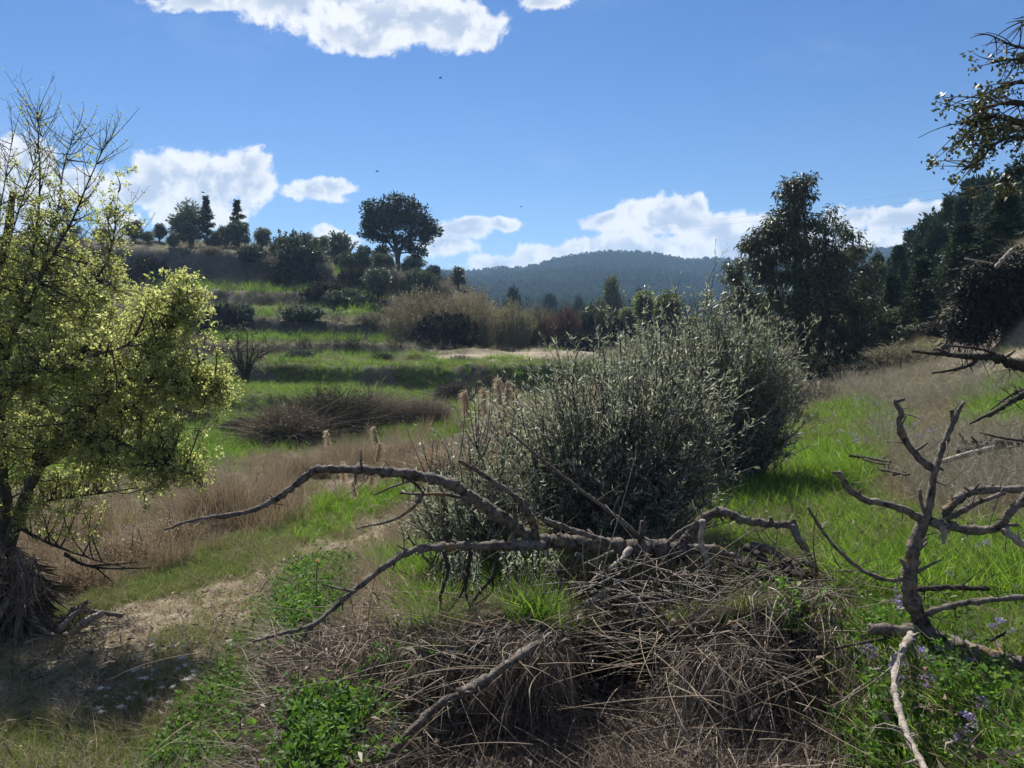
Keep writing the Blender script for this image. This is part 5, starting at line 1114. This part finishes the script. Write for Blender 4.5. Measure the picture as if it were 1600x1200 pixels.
olive(24, 'olive_shrub', 990, 10.5, [(980,560,36,28,30,0),(1010,540,30,24,24,0),(940,565,40,26,24,0),(900,590,36,24,20,0),(1030,560,30,30,26,0),(985,600,40,30,30,0)],
      'pale olive shrub peeping over the left shoulder of the silver pair', 0, .07, M_olive, 14)
# drooping leafy sprays under the branch
def sprays():
    g = np.random.default_rng(66); b = P(800, 850, 4.7); bt = Buf(); bl = Buf()
    n = 46; px = np.r_[690+g.random(22)*60, 780+g.random(24)*90]
    st = np.array([P(x, 845+g.random()*20, 4.75+g.normal()*.1) for x in px])-b
    en = st+np.stack([g.normal(size=n)*.07, g.normal(size=n)*.08, -.22-.34*g.random(n)], -1)
    q = limb_curve(st, en, 9, 0, g); tubes(bt, q, np.linspace(.004, .0015, 9)[None].repeat(n, 0), 4)
    N = 2600; i = g.integers(0, n, N); tt = g.random(N)*7.99; j = tt.astype(int); f = (tt-j)[:, None]
    leaves(bl, q[i, j]*(1-f)+q[i, j+1]*f, rdir(N, g)*.8+[0, 0, -.8], .04, .008, g.random(N), .1)
    e = empty('drooping_spray', b, 'drooping dark olive sprays hanging beneath the fallen branch', 'foliage'); bt.obj('stems', B_dark, e); bl.obj('foliage', M_oliveg, e)
sprays()
# ---------------------------------------------------------------- heaps of dead stems in the foreground
def lift(px, py, hc):
    py += 28; hc *= .7
    Ys = np.linspace(6.5, 1.8, 600); d = ray(px, py); X = d[0]/d[1]*Ys; Z = d[2]/d[1]*Ys
    k = int(np.argmax(Z - H(X, Ys) > hc)); return np.array([X[k], Ys[k], Z[k]])
def heap(seed, name, px, Y, crest, n, L, label, hc=.12, mat=M_thatch, spread=(.5, .35), lean=(0, -1), W=.0042, group='heaps of dead stems in the foreground', part='stalks'):
    """stems arching from a crest line (px,py,Y points) down over the near side"""
    g = np.random.default_rng(seed); b = ground_at(px, Y)
    c = spline([lift(*p[:2], hc) for p in crest], 60)-b; bf = Buf()
    nc = 11; ck = g.random(nc)*59; cl_ = g.integers(0, nc, n); i = np.clip(ck[cl_]+g.normal(size=n)*2.6, 0, 59).astype(int)
    i = np.where(g.random(n) < .3, g.integers(0, 60, n), i); cx_ = (g.normal(size=nc)*.45)[cl_]; cz_ = (g.normal(size=nc)*.16)[cl_]; clen = (.6+.7*g.random(nc))[cl_]; cvar = (g.random(nc)*.5-.25)[cl_]
    st = c[i]+g.normal(size=(n, 3))*[spread[0]*.16, spread[1]*.3, .02]
    s_ = g.random(n)**1.4; st[:, 1] -= s_*.55; zz = H(b[0]+st[:, 0], b[1]+st[:, 1])-b[2]; st[:, 2] = np.where(s_ > .12, np.minimum(st[:, 2], zz+.04+.13*(1-s_)*g.random(n)), st[:, 2])
    sd = g.normal(size=n)
    d = np.stack([sd*.32+lean[0]+cx_, lean[1]*(.35+.6*g.random(n)), -.15+cz_+g.normal(size=n)*.28], -1)
    bd = np.stack([g.normal(size=n)*.2, -.1+g.normal(size=n)*.15, -.55-.75*g.random(n)], -1)
    cl = (np.sin(st[:, 0]*9+seed)+np.sin(st[:, 0]*23+st[:, 1]*7))*.12
    ribbons(bf, st, d, L*clen*(.25+.65*g.random(n)), W*(.5+.8*g.random(n)+1.2*(g.random(n) > .95)), bd, 5, np.clip(g.random(n)**1.5+cl+cvar, 0, 1))
    e = empty(name, b, label, 'dry plant', group); bf.obj(part, mat, e)
    # stray pale stalks crossing on top
    k = n//38; st = c[g.integers(0, 60, k)]+g.normal(size=(k, 3))*[spread[0]*.6, .25, .04]; b2 = Buf()
    d = np.stack([g.normal(size=k), g.normal(size=k)*.5-.2, g.normal(size=k)*.25+.05], -1)
    tt = np.linspace(0, 1, 6)[None, :, None]; l = (.18+.45*g.random(k))[:, None, None]
    PT = st[:, None]+l*(nrm(d)[:, None]*tt+np.stack([g.normal(size=k)*.15, g.normal(size=k)*.15, -.3*g.random(k)], -1)[:, None]*tt**2)
    tubes(b2, PT, np.linspace(.0028, .0012, 6)[None].repeat(k, 0), 4); b2.obj('loose_stalks', M_reed, e)
    return e
heap(1, 'dead_stem_heap', 1130, 3.7, [(1080,1000,3.9),(1110,975,4.0),(1150,985,3.95),(1220,1040,3.7),(1270,1110,3.4)], 5200, .42, 'broad brown heap of dead stems right of centre in the foreground', .2)
heap(2, 'dead_stem_heap', 830, 3.9, [(760,985,4.05),(820,955,4.1),(865,965,4.05)], 5200, .45, 'hanging brown thatch of dead stems left of the dark hollow', .26)
heap(3, 'dead_stem_heap', 1040, 3.1, [(960,1120,3.2),(1050,1080,3.3),(1150,1120,3.2),(1250,1150,3.1)], 2000, .28, 'low tangle of dead stems at the bottom edge right of centre')
heap(4, 'dead_stem_heap', 560, 3.8, [(450,1000,4.0),(530,970,4.2),(600,975,4.2),(660,1000,4.1)], 2600, .28, 'pale flattened heap of dry stems at the left of the foreground bank', .1, M_dry)
heap(5, 'dead_stem_heap', 500, 3.1, [(430,1110,3.3),(500,1080,3.4),(600,1095,3.3),(680,1140,3.2)], 2200, .26, 'pale dry straw heap at the bottom edge left of centre', hc=.1, mat=M_dry, lean=(.3, -1))
heap(6, 'dead_stem_heap', 760, 2.9, [(680,1130,3.0),(760,1080,3.2),(830,1100,3.1)], 1500, .26, 'brown straw heap between the two broken limbs at the bottom')
heap(7, 'dead_stem_heap', 1290, 3.9, [(1200,900,4.4),(1260,880,4.4),(1300,930,4.2),(1320,1000,4.0)], 2800, .35, 'dark brown stems drooping from the dead root clump right of centre')
heap(8, 'dead_stem_heap', 1220, 3.0, [(1180,1130,3.1),(1260,1100,3.2),(1330,1150,3.0)], 2200, .3, 'brown dead stems at the bottom edge beside the green herbs')
heap(9, 'dry_tussock', 610, 4.8, [(570,905,5.0),(610,880,5.1),(640,890,5.0)], 1600, .5, 'golden dry tussock leaning right under the lower fallen limb', .12, M_reed, spread=(.2, .2), lean=(.5, -.6), group='dry tussocks')
heap(10, 'dry_tussock', 720, 4.3, [(690,960,4.4),(730,940,4.5),(770,965,4.4)], 1500, .3, 'dark grey tussock where the hanging twigs meet the ground', .1, M_weed, spread=(.2, .2), group='dry tussocks')
GD = 'domes of dry reeds along the path'
for k, (px, py, w, h, lab, mt) in enumerate([(340, 812, 120, 66, 'broad dome of dry reeds across the path below the yellow green tree', M_reed), (200, 880, 110, 60, 'dry reed dome left behind the green path verge', M_reed),
     (110, 925, 110, 56, 'dry reed dome beside the root mass at the left', M_reed), (265, 850, 70, 50, 'pale bleached reed dome between two brown ones', M_dry), (600, 720, 110, 40, 'reed dome near the arch of the fallen branch', M_reed),
     (690, 740, 90, 60, 'reed dome directly left of the silver olive shrub', M_reed), (480, 745, 90, 36, 'reed dome behind the bend of the fallen branch', M_reed), (30, 890, 90, 60, 'dry reed dome at the left edge behind the trunk', M_reed), (420, 790, 60, 34, 'small reed dome under the long arm of the fallen branch', M_bramble)]):
    dome_brush(30+k, 'reed_dome', px, py, w, h, mt, lab, 'reeds', GD, n=2600, y0=6, W=.008, up=(k % 2 == 0))

def reed_plumes():
    g = np.random.default_rng(88)
    spots = [(570,735,10,690),(548,760,9,724),(530,770,9,716),(560,775,9,728),(578,770,9,722),(565,800,8,748),(760,660,9.5,600),(775,655,9.5,594),(750,650,10,606),(790,640,10,590),(735,665,9.5,616),(905,640,9,592),(870,640,9,594),(925,640,9,590),(800,690,9,640),(1235,620,14,585),(1260,620,14,592),(1290,620,15,596),(1310,625,15,600),(600,700,12,664),(520,700,12,672)]
    first = None
    bf = Buf(); st = Buf()
    PT = ribbons(st, np.zeros((1, 3)), np.array([[.06, 0, 1.]]), 1.0, .008, np.array([[.10, 0, -.02]]), 6, np.array([.6]))
    n = 420; t = .80+.2*g.random(n); tip = PT[0, -1]; base = PT[0, 0]
    i = np.clip((t*6).astype(int), 0, 5); f = (t*6-i)[:, None]; c = PT[0, i]*(1-f)+PT[0, np.minimum(i+1, 6)]*f
    ribbons(bf, c, rdir(n, g)*[.7, .7, .4]+[.5, 0, .2], .075, .004, np.stack([.4+0*t, 0*t, -.5+0*t], -1), 2, g.random(n))
    n2 = 5; ribbons(st, PT[0, [1, 2, 3, 2, 3]], rdir(n2, g)+[0, 0, .5], .3, .012, np.tile([[.1, 0, -.5]], (n2, 1)), 4)
    ms, mp = st.mesh('stem'), bf.mesh('plume')
    for k, (px, py, Y, top) in enumerate(spots):
        b = ground_at(px, Y); h = P(px, top, Y)[2]-b[2]
        e = empty('reed_plume', b, ('feathery reed plume by the arch of the fallen branch' if px < 700 else 'feathery reed plume rising behind the silver olive shrub' if px < 1000 else 'feathery reed plume among the grey weeds by the eucalyptus'), 'reed', 'feathery reed plumes'); e.scale = (h*.8, h*.8, h); e.rotation_euler[2] = g.random()*6.28
        link('stem', ms, M_reed, e); link('plume', mp, M_cream, e)
reed_plumes()

# ---------------------------------------------------------------- broken limbs, logs and root mass
dead_thing('broken_limb', [('stem', B_dead, [([(632,1088,3.5),(670,1055,3.6),(720,1025,3.7),(770,1010,3.8),(820,995,3.9)], 7, 5), ([(655,1075,3.5),(645,1090,3.45),(636,1100,3.42)], 4, 2.5), ([(760,1012,3.8),(790,1002,3.85),(830,985,3.95)], 4, 2)])], 'grey broken limb lying across the straw left of centre', seed=31)
dead_thing('broken_limb', [('stem', B_dead, [([(600,1190,3.0),(640,1145,3.05),(680,1105,3.15),(718,1085,3.2)], 7, 7), ([(718,1085,3.2),(750,1068,3.3),(790,1040,3.4),(840,1005,3.6)], 9, 7)])], 'thicker dark broken limb nearest to the bottom edge', seed=32)
def LG(px, py): return (px, py, hit(px, py, 4, 20)[1]-1.35)
dead_thing('fallen_pole', [('stem', B_dark, [([LG(1500,705),LG(1560,694),LG(1620,690)], 7, 8), ([LG(1500,690),LG(1570,690),LG(1640,700)], 4, 3)]), ('stem', B_pale, [([LG(1470,722),LG(1530,705),LG(1600,690)], 4, 5)])], 'dark poles lying together on the dry grass at the right edge', 'log', seed=33)
dead_thing('fallen_stick', [('stem', B_dark, [([LG(1328,712),LG(1360,716),LG(1392,722)], 2.6, 2), ([LG(1350,718),LG(1375,724),LG(1388,726)], 2.2, 1.6)])], 'thin dark sticks lying on the grass left of the dead tree top', 'stick', seed=34)
dead_thing('fallen_stick', [('stem', B_dark, [([LG(1375,733),LG(1400,738),LG(1420,742)], 2.4, 2), ([LG(1395,742),LG(1415,738)], 2, 1.5)])], 'short dark stick lying just behind the forked dead limb', 'stick', seed=35)
dead_thing('fallen_log', [('log', B_dead, [([(78,998,6.9),(100,975,6.95),(118,955,7.0),(130,948,7.0)], 9, 7), ([(112,952,7.0),(150,956,7.0),(192,962,7.0)], 4.5, 3.5), ([(125,958,6.95),(132,945,6.95),(138,938,6.95)], 6, 3)]),
                          ('split_wood', B_pale, [([(92,985,6.8),(108,968,6.82),(124,952,6.84)], 5, 3), ([(130,975,6.9),(145,965,6.9),(160,958,6.9)], 7, 5)])], 'broken log with pale split wood on the path beside the root mass', 'log', seed=36)
dead_thing('fallen_branch', [('stem', B_dark, [([(100,865,7.4),(130,882,7.4),(170,888,7.4),(235,887,7.4)], 3, 1.4), ([(140,884,7.4),(180,882,7.4),(215,878,7.4)], 2, 1), ([(150,886,7.4),(165,900,7.4),(178,912,7.4)], 1.8, 1)])], 'thin dark twig branch lying across the dry reeds by the left tree', seed=37)
def root_mass():
    g = np.random.default_rng(44); b = ground_at(8, 7.0); bf = Buf(); bt = Buf()
    n = 2600; px = -60+g.random(n)*115; py = 845+30*np.sin(px*.11)**2+g.random(n)**1.2*130+np.abs(px-0)*.3
    st = np.array([P(x, y, 7.0+g.normal()*.2) for x, y in zip(px, py)])-b
    h = st[:, 2]; d = np.stack([(px-0)/90+g.normal(size=n)*.9, -.3+g.normal(size=n)*.6, -.5+g.normal(size=n)*.7], -1)
    ribbons(bf, st, d, .12+.35*g.random(n)**2, .012, np.stack([g.normal(size=n)*.3, g.normal(size=n)*.3, -.4+0*px], -1), 5, g.random(n)**1.3)
    e = empty('root_mass', b, 'shaggy mound of hanging dead roots at the foot of the yellow green tree', 'roots')
    bf.obj('hanging_roots', M_thatch, e)
    w = 46; px = -60+g.random(w)*115; a = np.array([P(x, 868+g.random()*30, 7.0) for x in px])-b; z = np.stack([a[:, 0]*1.35+g.normal(size=w)*.06, a[:, 1]-.25+g.normal(size=w)*.2, 0*px+.02], -1)
    tubes(bt, limb_curve(a, z, 10, .12, g), np.linspace(.018, .009, 10)[None].repeat(w, 0), 5, rough=.12)
    bt.obj('thick_roots', B_pale, e, True)
    b3 = Buf(); px_tubes(b3, b, [([(36,905,6.9),(44,940,6.85),(55,970,6.8),(75,990,6.8),(100,992,6.8),(128,980,6.85)], 5, 3.5), ([(50,930,6.9),(70,925,6.9),(90,905,6.9)], 1.6, 1), ([(20,1000,6.8),(10,1020,6.7),(-10,1035,6.7)], 5, 3)])
    b3.obj('arched_root', B_pale, e, True)
    b4 = Buf(); a = rdir(260, g); a[:, 2] = np.abs(a[:, 2])
    c0 = P(-5, 880, 7.1)-b
    for ang in range(40):
        pass
    n = 900; q = rdir(n, g)*[.30, .26, .34]; ribbons(b4, c0+q-[0, 0, .25], q+[0, 0, -.6]+rdir(n, g)*.2, .35, .05, g.normal(size=(n, 3))*.2, 3, g.random(n)*.3); b4.obj('matted_core', M_darkbrush, e)
root_mass()
def dead_clump():
    g = np.random.default_rng(45); b = ground_at(1240, 4.2); bt = Buf(); bs = Buf()
    lines = [([(1225,880,4.3),(1250,900,4.2),(1280,930,4.1),(1300,970,4.0)], 10, 6), ([(1200,900,4.35),(1235,905,4.3),(1275,900,4.25),(1305,925,4.2)], 8, 5), ([(1240,900,4.3),(1215,930,4.2),(1200,970,4.1)], 7, 4), ([(1230,890,4.3),(1262,880,4.3),(1290,905,4.2)], 7, 4),
             ([(1150,880,4.6),(1190,900,4.5),(1230,912,4.4)], 8, 8), ([(1165,855,4.6),(1190,870,4.5),(1210,892,4.4)], 6, 6)]
    px_tubes(bt, b, lines, seed=4)
    bp = Buf(); px_tubes(bp, b, [([(1285,925,4.1),(1268,950,4.0),(1260,975,3.95),(1252,985,3.95)], 3.6, 2.8), ([(1268,962,4.0),(1254,985,3.95),(1258,1005,3.9),(1278,1038,3.8)], 3.2, 2)], seed=5)
    k = 150; st = np.array([P(1130+g.random()*190, 880+g.random()*90, 4.2+g.normal()*.2) for _ in range(k)])-b
    d = rdir(k, g)*[1, .7, .8]; tt = np.linspace(0, 1, 7)[None, :, None]
    PT = st[:, None]+(.15+.35*g.random((k, 1, 1)))*(d[:, None]*tt+rdir(k, g)[:, None]*.3*tt**2); tubes(bs, PT, np.linspace(.004, .0015, 7)[None].repeat(k, 0), 4)
    e = empty('dead_root_clump', b, 'tangled dark dead root clump right of centre with pale twigs', 'roots')
    bt.obj('thick_roots', B_black, e, True); bp.obj('pale_twig', B_pale, e, True); bs.obj('fine_twigs', B_dead, e)
dead_clump()
def hollow_tangle():
    g = np.random.default_rng(46); b = ground_at(980, 4.3); bt = Buf(); bd = Buf()
    k = 250; st = np.array([P(900+g.random()*230, 890+g.random()*110, 4.25+g.normal()*.18) for _ in range(k)])-b
    d = np.stack([g.normal(size=k), g.normal(size=k)*.4, -.15+g.normal(size=k)*.35], -1); tt = np.linspace(0, 1, 7)[None, :, None]
    PT = st[:, None]+(.15+.5*g.random((k, 1, 1)))*(nrm(d)[:, None]*tt+rdir(k, g)[:, None]*.25*tt**2); tubes(bt, PT, np.linspace(.0035, .0014, 7)[None].repeat(k, 0), 4)
    n = 1300; st = np.array([P(870+g.random()*260, 870+g.random()*60, 4.5+g.normal()*.2) for _ in range(n)])-b
    ribbons(bd, st, np.stack([g.normal(size=n)*.35, -.2+g.normal(size=n)*.3, -1+0*g.random(n)], -1), .2+.35*g.random(n), .007, g.normal(size=(n, 3))*.2, 4, g.random(n)*.6)
    e = empty('twig_tangle', b, 'tangle of thin pale twigs over the dark hollow below the fallen branch', 'twigs')
    bt.obj('pale_twigs', B_pale, e); bd.obj('dark_twigs', M_darkbrush, e)
hollow_tangle()

# ---------------------------------------------------------------- flowers (one of each kind, then copies)
def flowers():
    g = np.random.default_rng(50)
    def fl(kind):
        s = Buf(); f = Buf(); ribbons(s, np.zeros((3, 3)), np.array([[0, 0, 1.], [.3, 0, 1], [-.2, .2, 1]]), [.2, .16, .15], .004, g.normal(size=(3, 3))*.1, 3)
        n = 60
        if kind == 'w': c = np.stack([g.normal(size=n)*.016, g.normal(size=n)*.016, .2+g.random(n)*.012], -1)
        else: c = np.array([[0, 0, .2], [.055, 0, .17], [-.04, .04, .155]])[g.integers(0, 3, n)]+rdir(n, g)*.02
        leaves(f, c, rdir(n, g)*[1, 1, .6], .017, .012, g.random(n), .2)
        return s.mesh('stem'), f.mesh('petals')
    ws, wf = fl('w'); vs, vf = fl('v')
    W = [(205+g.random()*190, 1020+g.random()*110) for _ in range(34)]+[(150+g.random()*120, 1090+g.random()*60) for _ in range(10)]+[(285,1190),(1130,920)]
    for x, y in W:
        b = hit(x, y, 2, 9); e = empty('white_flower', b, ('small white flower head in the leafy weeds left of the heaps' if x > 290 else 'small white flower head in the shaded grass of the lower path' if y < 1080 else 'small white flower head near the bottom left corner'), 'flower', 'white flowers beside the path')
        sc = .6+.45*g.random(); sc *= .72; e.scale = (sc,)*3; e.rotation_euler[2] = g.random()*6; link('stem', ws, M_grass2, e); link('petals', wf, M_white, e)
    V = [(1400,985),(1410,978),(1262,1022),(1285,1024),(1320,1020),(1300,1030),(1420,1050),(1438,1066),(1330,1025),(1355,1060),(1405,1080),(1412,1092),(1450,1100),(1456,1106),(1505,1075),(1515,1080),(1512,1068),(1500,1190),(1508,1180),(1495,1196),(1470,940),(1590,955),(1456,908),(1440,870),(1532,880),(1560,900),(1520,900),(1585,815),(1240,1040),(1350,1045)]
    V += [(1330+g.random()*130, 630+g.random()*70) for _ in range(26)]+[(1310+g.random()*40, 680+g.random()*30) for _ in range(8)]+[(1340+g.random()*230, 880+g.random()*300) for _ in range(16)]
    for x, y in V:
        b = hit(x, y, 2, 20); e = empty('purple_flower', b, ('small pale purple flower at the foot of the dead tree' if y < 1010 and y > 930 else 'small pale purple flower in the grass beside the dead tree trunk' if 780 < y <= 930 else 'small pale purple flower high on the right slope' if y <= 780 else 'small pale purple flower in the lowest grass under the dead tree'), 'flower', 'purple flowers on the right slope')
        sc = .75+.5*g.random(); sc *= .62; e.scale = (sc,)*3; e.rotation_euler[2] = g.random()*6; link('stem', vs, M_grass2, e); link('petals', vf, M_purple, e)
    # orange flower on a tall dark stem
    b = hit(500, 965, 2, 9); st = Buf(); f = Buf(); tp = P(497, 876, b[1])-b
    tubes(st, limb_curve(np.zeros((1, 3)), tp[None], 8, .05, g), np.full((1, 8), .003), 4)
    n = 12; a = np.arange(n)/n*6.28; leaves(f, np.repeat(tp[None], n, 0), np.stack([np.cos(a), np.sin(a), .15+0*a], -1), .018, .008, g.random(n))
    e = empty('orange_flower', b, 'single small orange flower on a tall thin stalk at the left bank', 'flower'); st.obj('stem', B_dark, e); f.obj('petals', M_orange, e)
flowers()
def rosette(px, py, lab):
    g = np.random.default_rng(int(px)); b = hit(px, py, 2, 9); bl = Buf(); n = 46
    c = np.stack([g.normal(size=n)*.03, g.normal(size=n)*.03, .02+g.random(n)*.05], -1)
    leaves(bl, c, rdir(n, g)*[1, 1, .3]+[0, 0, .5], .11*(.6+.6*g.random(n)), .034, g.random(n)*.7+.3, .15)
    e = empty('leafy_weed', b, lab, 'plant', 'bright leafy weeds in the straw'); bl.obj('leaves', M_herb, e)
rosette(660, 1105, 'bright leafy weed beside the thicker broken limb at the bottom'); rosette(1210, 1075, 'bright leafy weed on the broad brown heap right of centre'); rosette(622, 1050, 'small leafy weed in the pale straw left of the broken limb')
rosette(560, 1120, 'leafy weed in the sandy straw near the bottom left of centre')

# ---------------------------------------------------------------- birds, wires
def birds():
    b = Buf(); c = spline([(-.16, 0, 0), (-.05, 0, .02), (.1, 0, .015), (.2, 0, -.01)], 8); tubes(b, c[None], np.array([[.01, .035, .045, .045, .04, .035, .03, .008]]), 6)
    body = b.mesh('body', True); w = Buf()
    for s in (-1, 1):
        w.add([(.08, 0, .02), (-.06, 0, .02), (-.02, s*.2, .08), (.08, s*.2, .09), (-.08, s*.42, .02)], [[0, 1, 2, 3]] if s > 0 else [[3, 2, 1, 0]], [[2, 4, 3]] if s > 0 else [[3, 4, 2]], None)
    wings = w.mesh('wings')
    for px, py, sc, rz, lab in [(688,122,1.0,.3,'highest dark bird, below the big cloud at the top'), (589,268,1.0,.2,'dark bird in the blue sky above the umbrella pine'), (317,301,1.1,-.1,'dark bird in front of the cloud over the hilltop firs'), (814,323,.7,.4,'dark bird low in the sky right of the umbrella pine'), (1012,282,.35,.2,'tiny faint bird above the right hand clouds')]:
        e = empty('bird', P(px, py, 62), lab, 'bird', 'birds in the sky'); e.scale = (sc*.8,)*3; e.rotation_euler = (0, .12, rz)
        link('body', body, B_dark, e); link('wings', wings, B_dark, e)
birds()
for k, (pts, lab) in enumerate([([(1020,352,70),(1240,330,52),(1400,305,42),(1600,283,34),(1900,240,26)], 'upper thin overhead wire crossing in front of the hillside wood'), ([(1020,360,70),(1240,340,52),(1400,318,42),(1600,296,34),(1900,262,26)], 'lower thin overhead wire crossing in front of the hillside wood')]):
    bf = Buf(); c = spline([P(*p) for p in pts], 40); o_ = c[0]; tubes(bf, (c-o_)[None], np.full((1, 40), .004), 5)
    m = bf.mesh('overhead_wire'); o = link('overhead_wire', m, B_pale); o.location = tuple(o_); tag(o, lab, 'wire', 'overhead wires')

# ---------------------------------------------------------------- far wooded hill (one mass of trees) and haze
def small_pine(b, k):
    g = np.random.default_rng(500+k); 
    for j in range(5):
        f = j/4; c = np.array([g.normal()*.5, g.normal()*.5, 2.0+f*4.6]); n = 9; d = rdir(n, g)
        leaves(b, c+d*(1.7-.9*f)*.6*g.random((n, 1)), d+[0, 0, .2], 1.3, 1.2, g.random(n), .1)
M_farpine = leafmat('far_pine', [(.014,.032,.016),(.026,.05,.024),(.05,.078,.036)], .25, 1, .0, vscale=.009)
T_far = template(small_pine, 6, 'far_pine', M_farpine)
n = 26000; th = -.35+.85*rng.random(n); rr_ = 260+ (900-260)*rng.random(n)**.8; x = rr_*np.sin(th); y = rr_*np.cos(th); z = H(x, y)
pp = np.stack([x, y, z], -1)
scatter('far_pine_wood', pp, 1.0+.7*rng.random(n), T_far, 6, M_farpine, 'bluish pine wood covering the distant hill', .05)
hz = bpy.data.meshes.new('haze'); x0, x1, y0_, y1_, z0_, z1_ = -1400, 1400, -1400, 1400, -30, 105
hv = [(x, y, z) for z in (z0_, z1_) for y in (y0_, y1_) for x in (x0, x1)]
hz.from_pydata(hv, [], [(0, 2, 3, 1), (4, 5, 7, 6), (0, 1, 5, 4), (2, 6, 7, 3), (0, 4, 6, 2), (1, 3, 7, 5)])
hm = bpy.data.materials.new('haze_air'); hm.use_nodes = True; t = NT(hm.node_tree); t.n.clear()
o_ = t.node('ShaderNodeOutputMaterial'); pv = t.node('ShaderNodeVolumePrincipled'); pv.inputs['Density'].default_value = .00038; pv.inputs['Color'].default_value = (.42, .66, 1.0, 1)
pv.inputs['Anisotropy'].default_value = .2
t.l.new(pv.outputs[0], o_.inputs['Volume'])
tag(link('haze', hz, hm), 'thin bluish air haze over the whole valley', kind='stuff')
print('objects', len(bpy.data.objects))
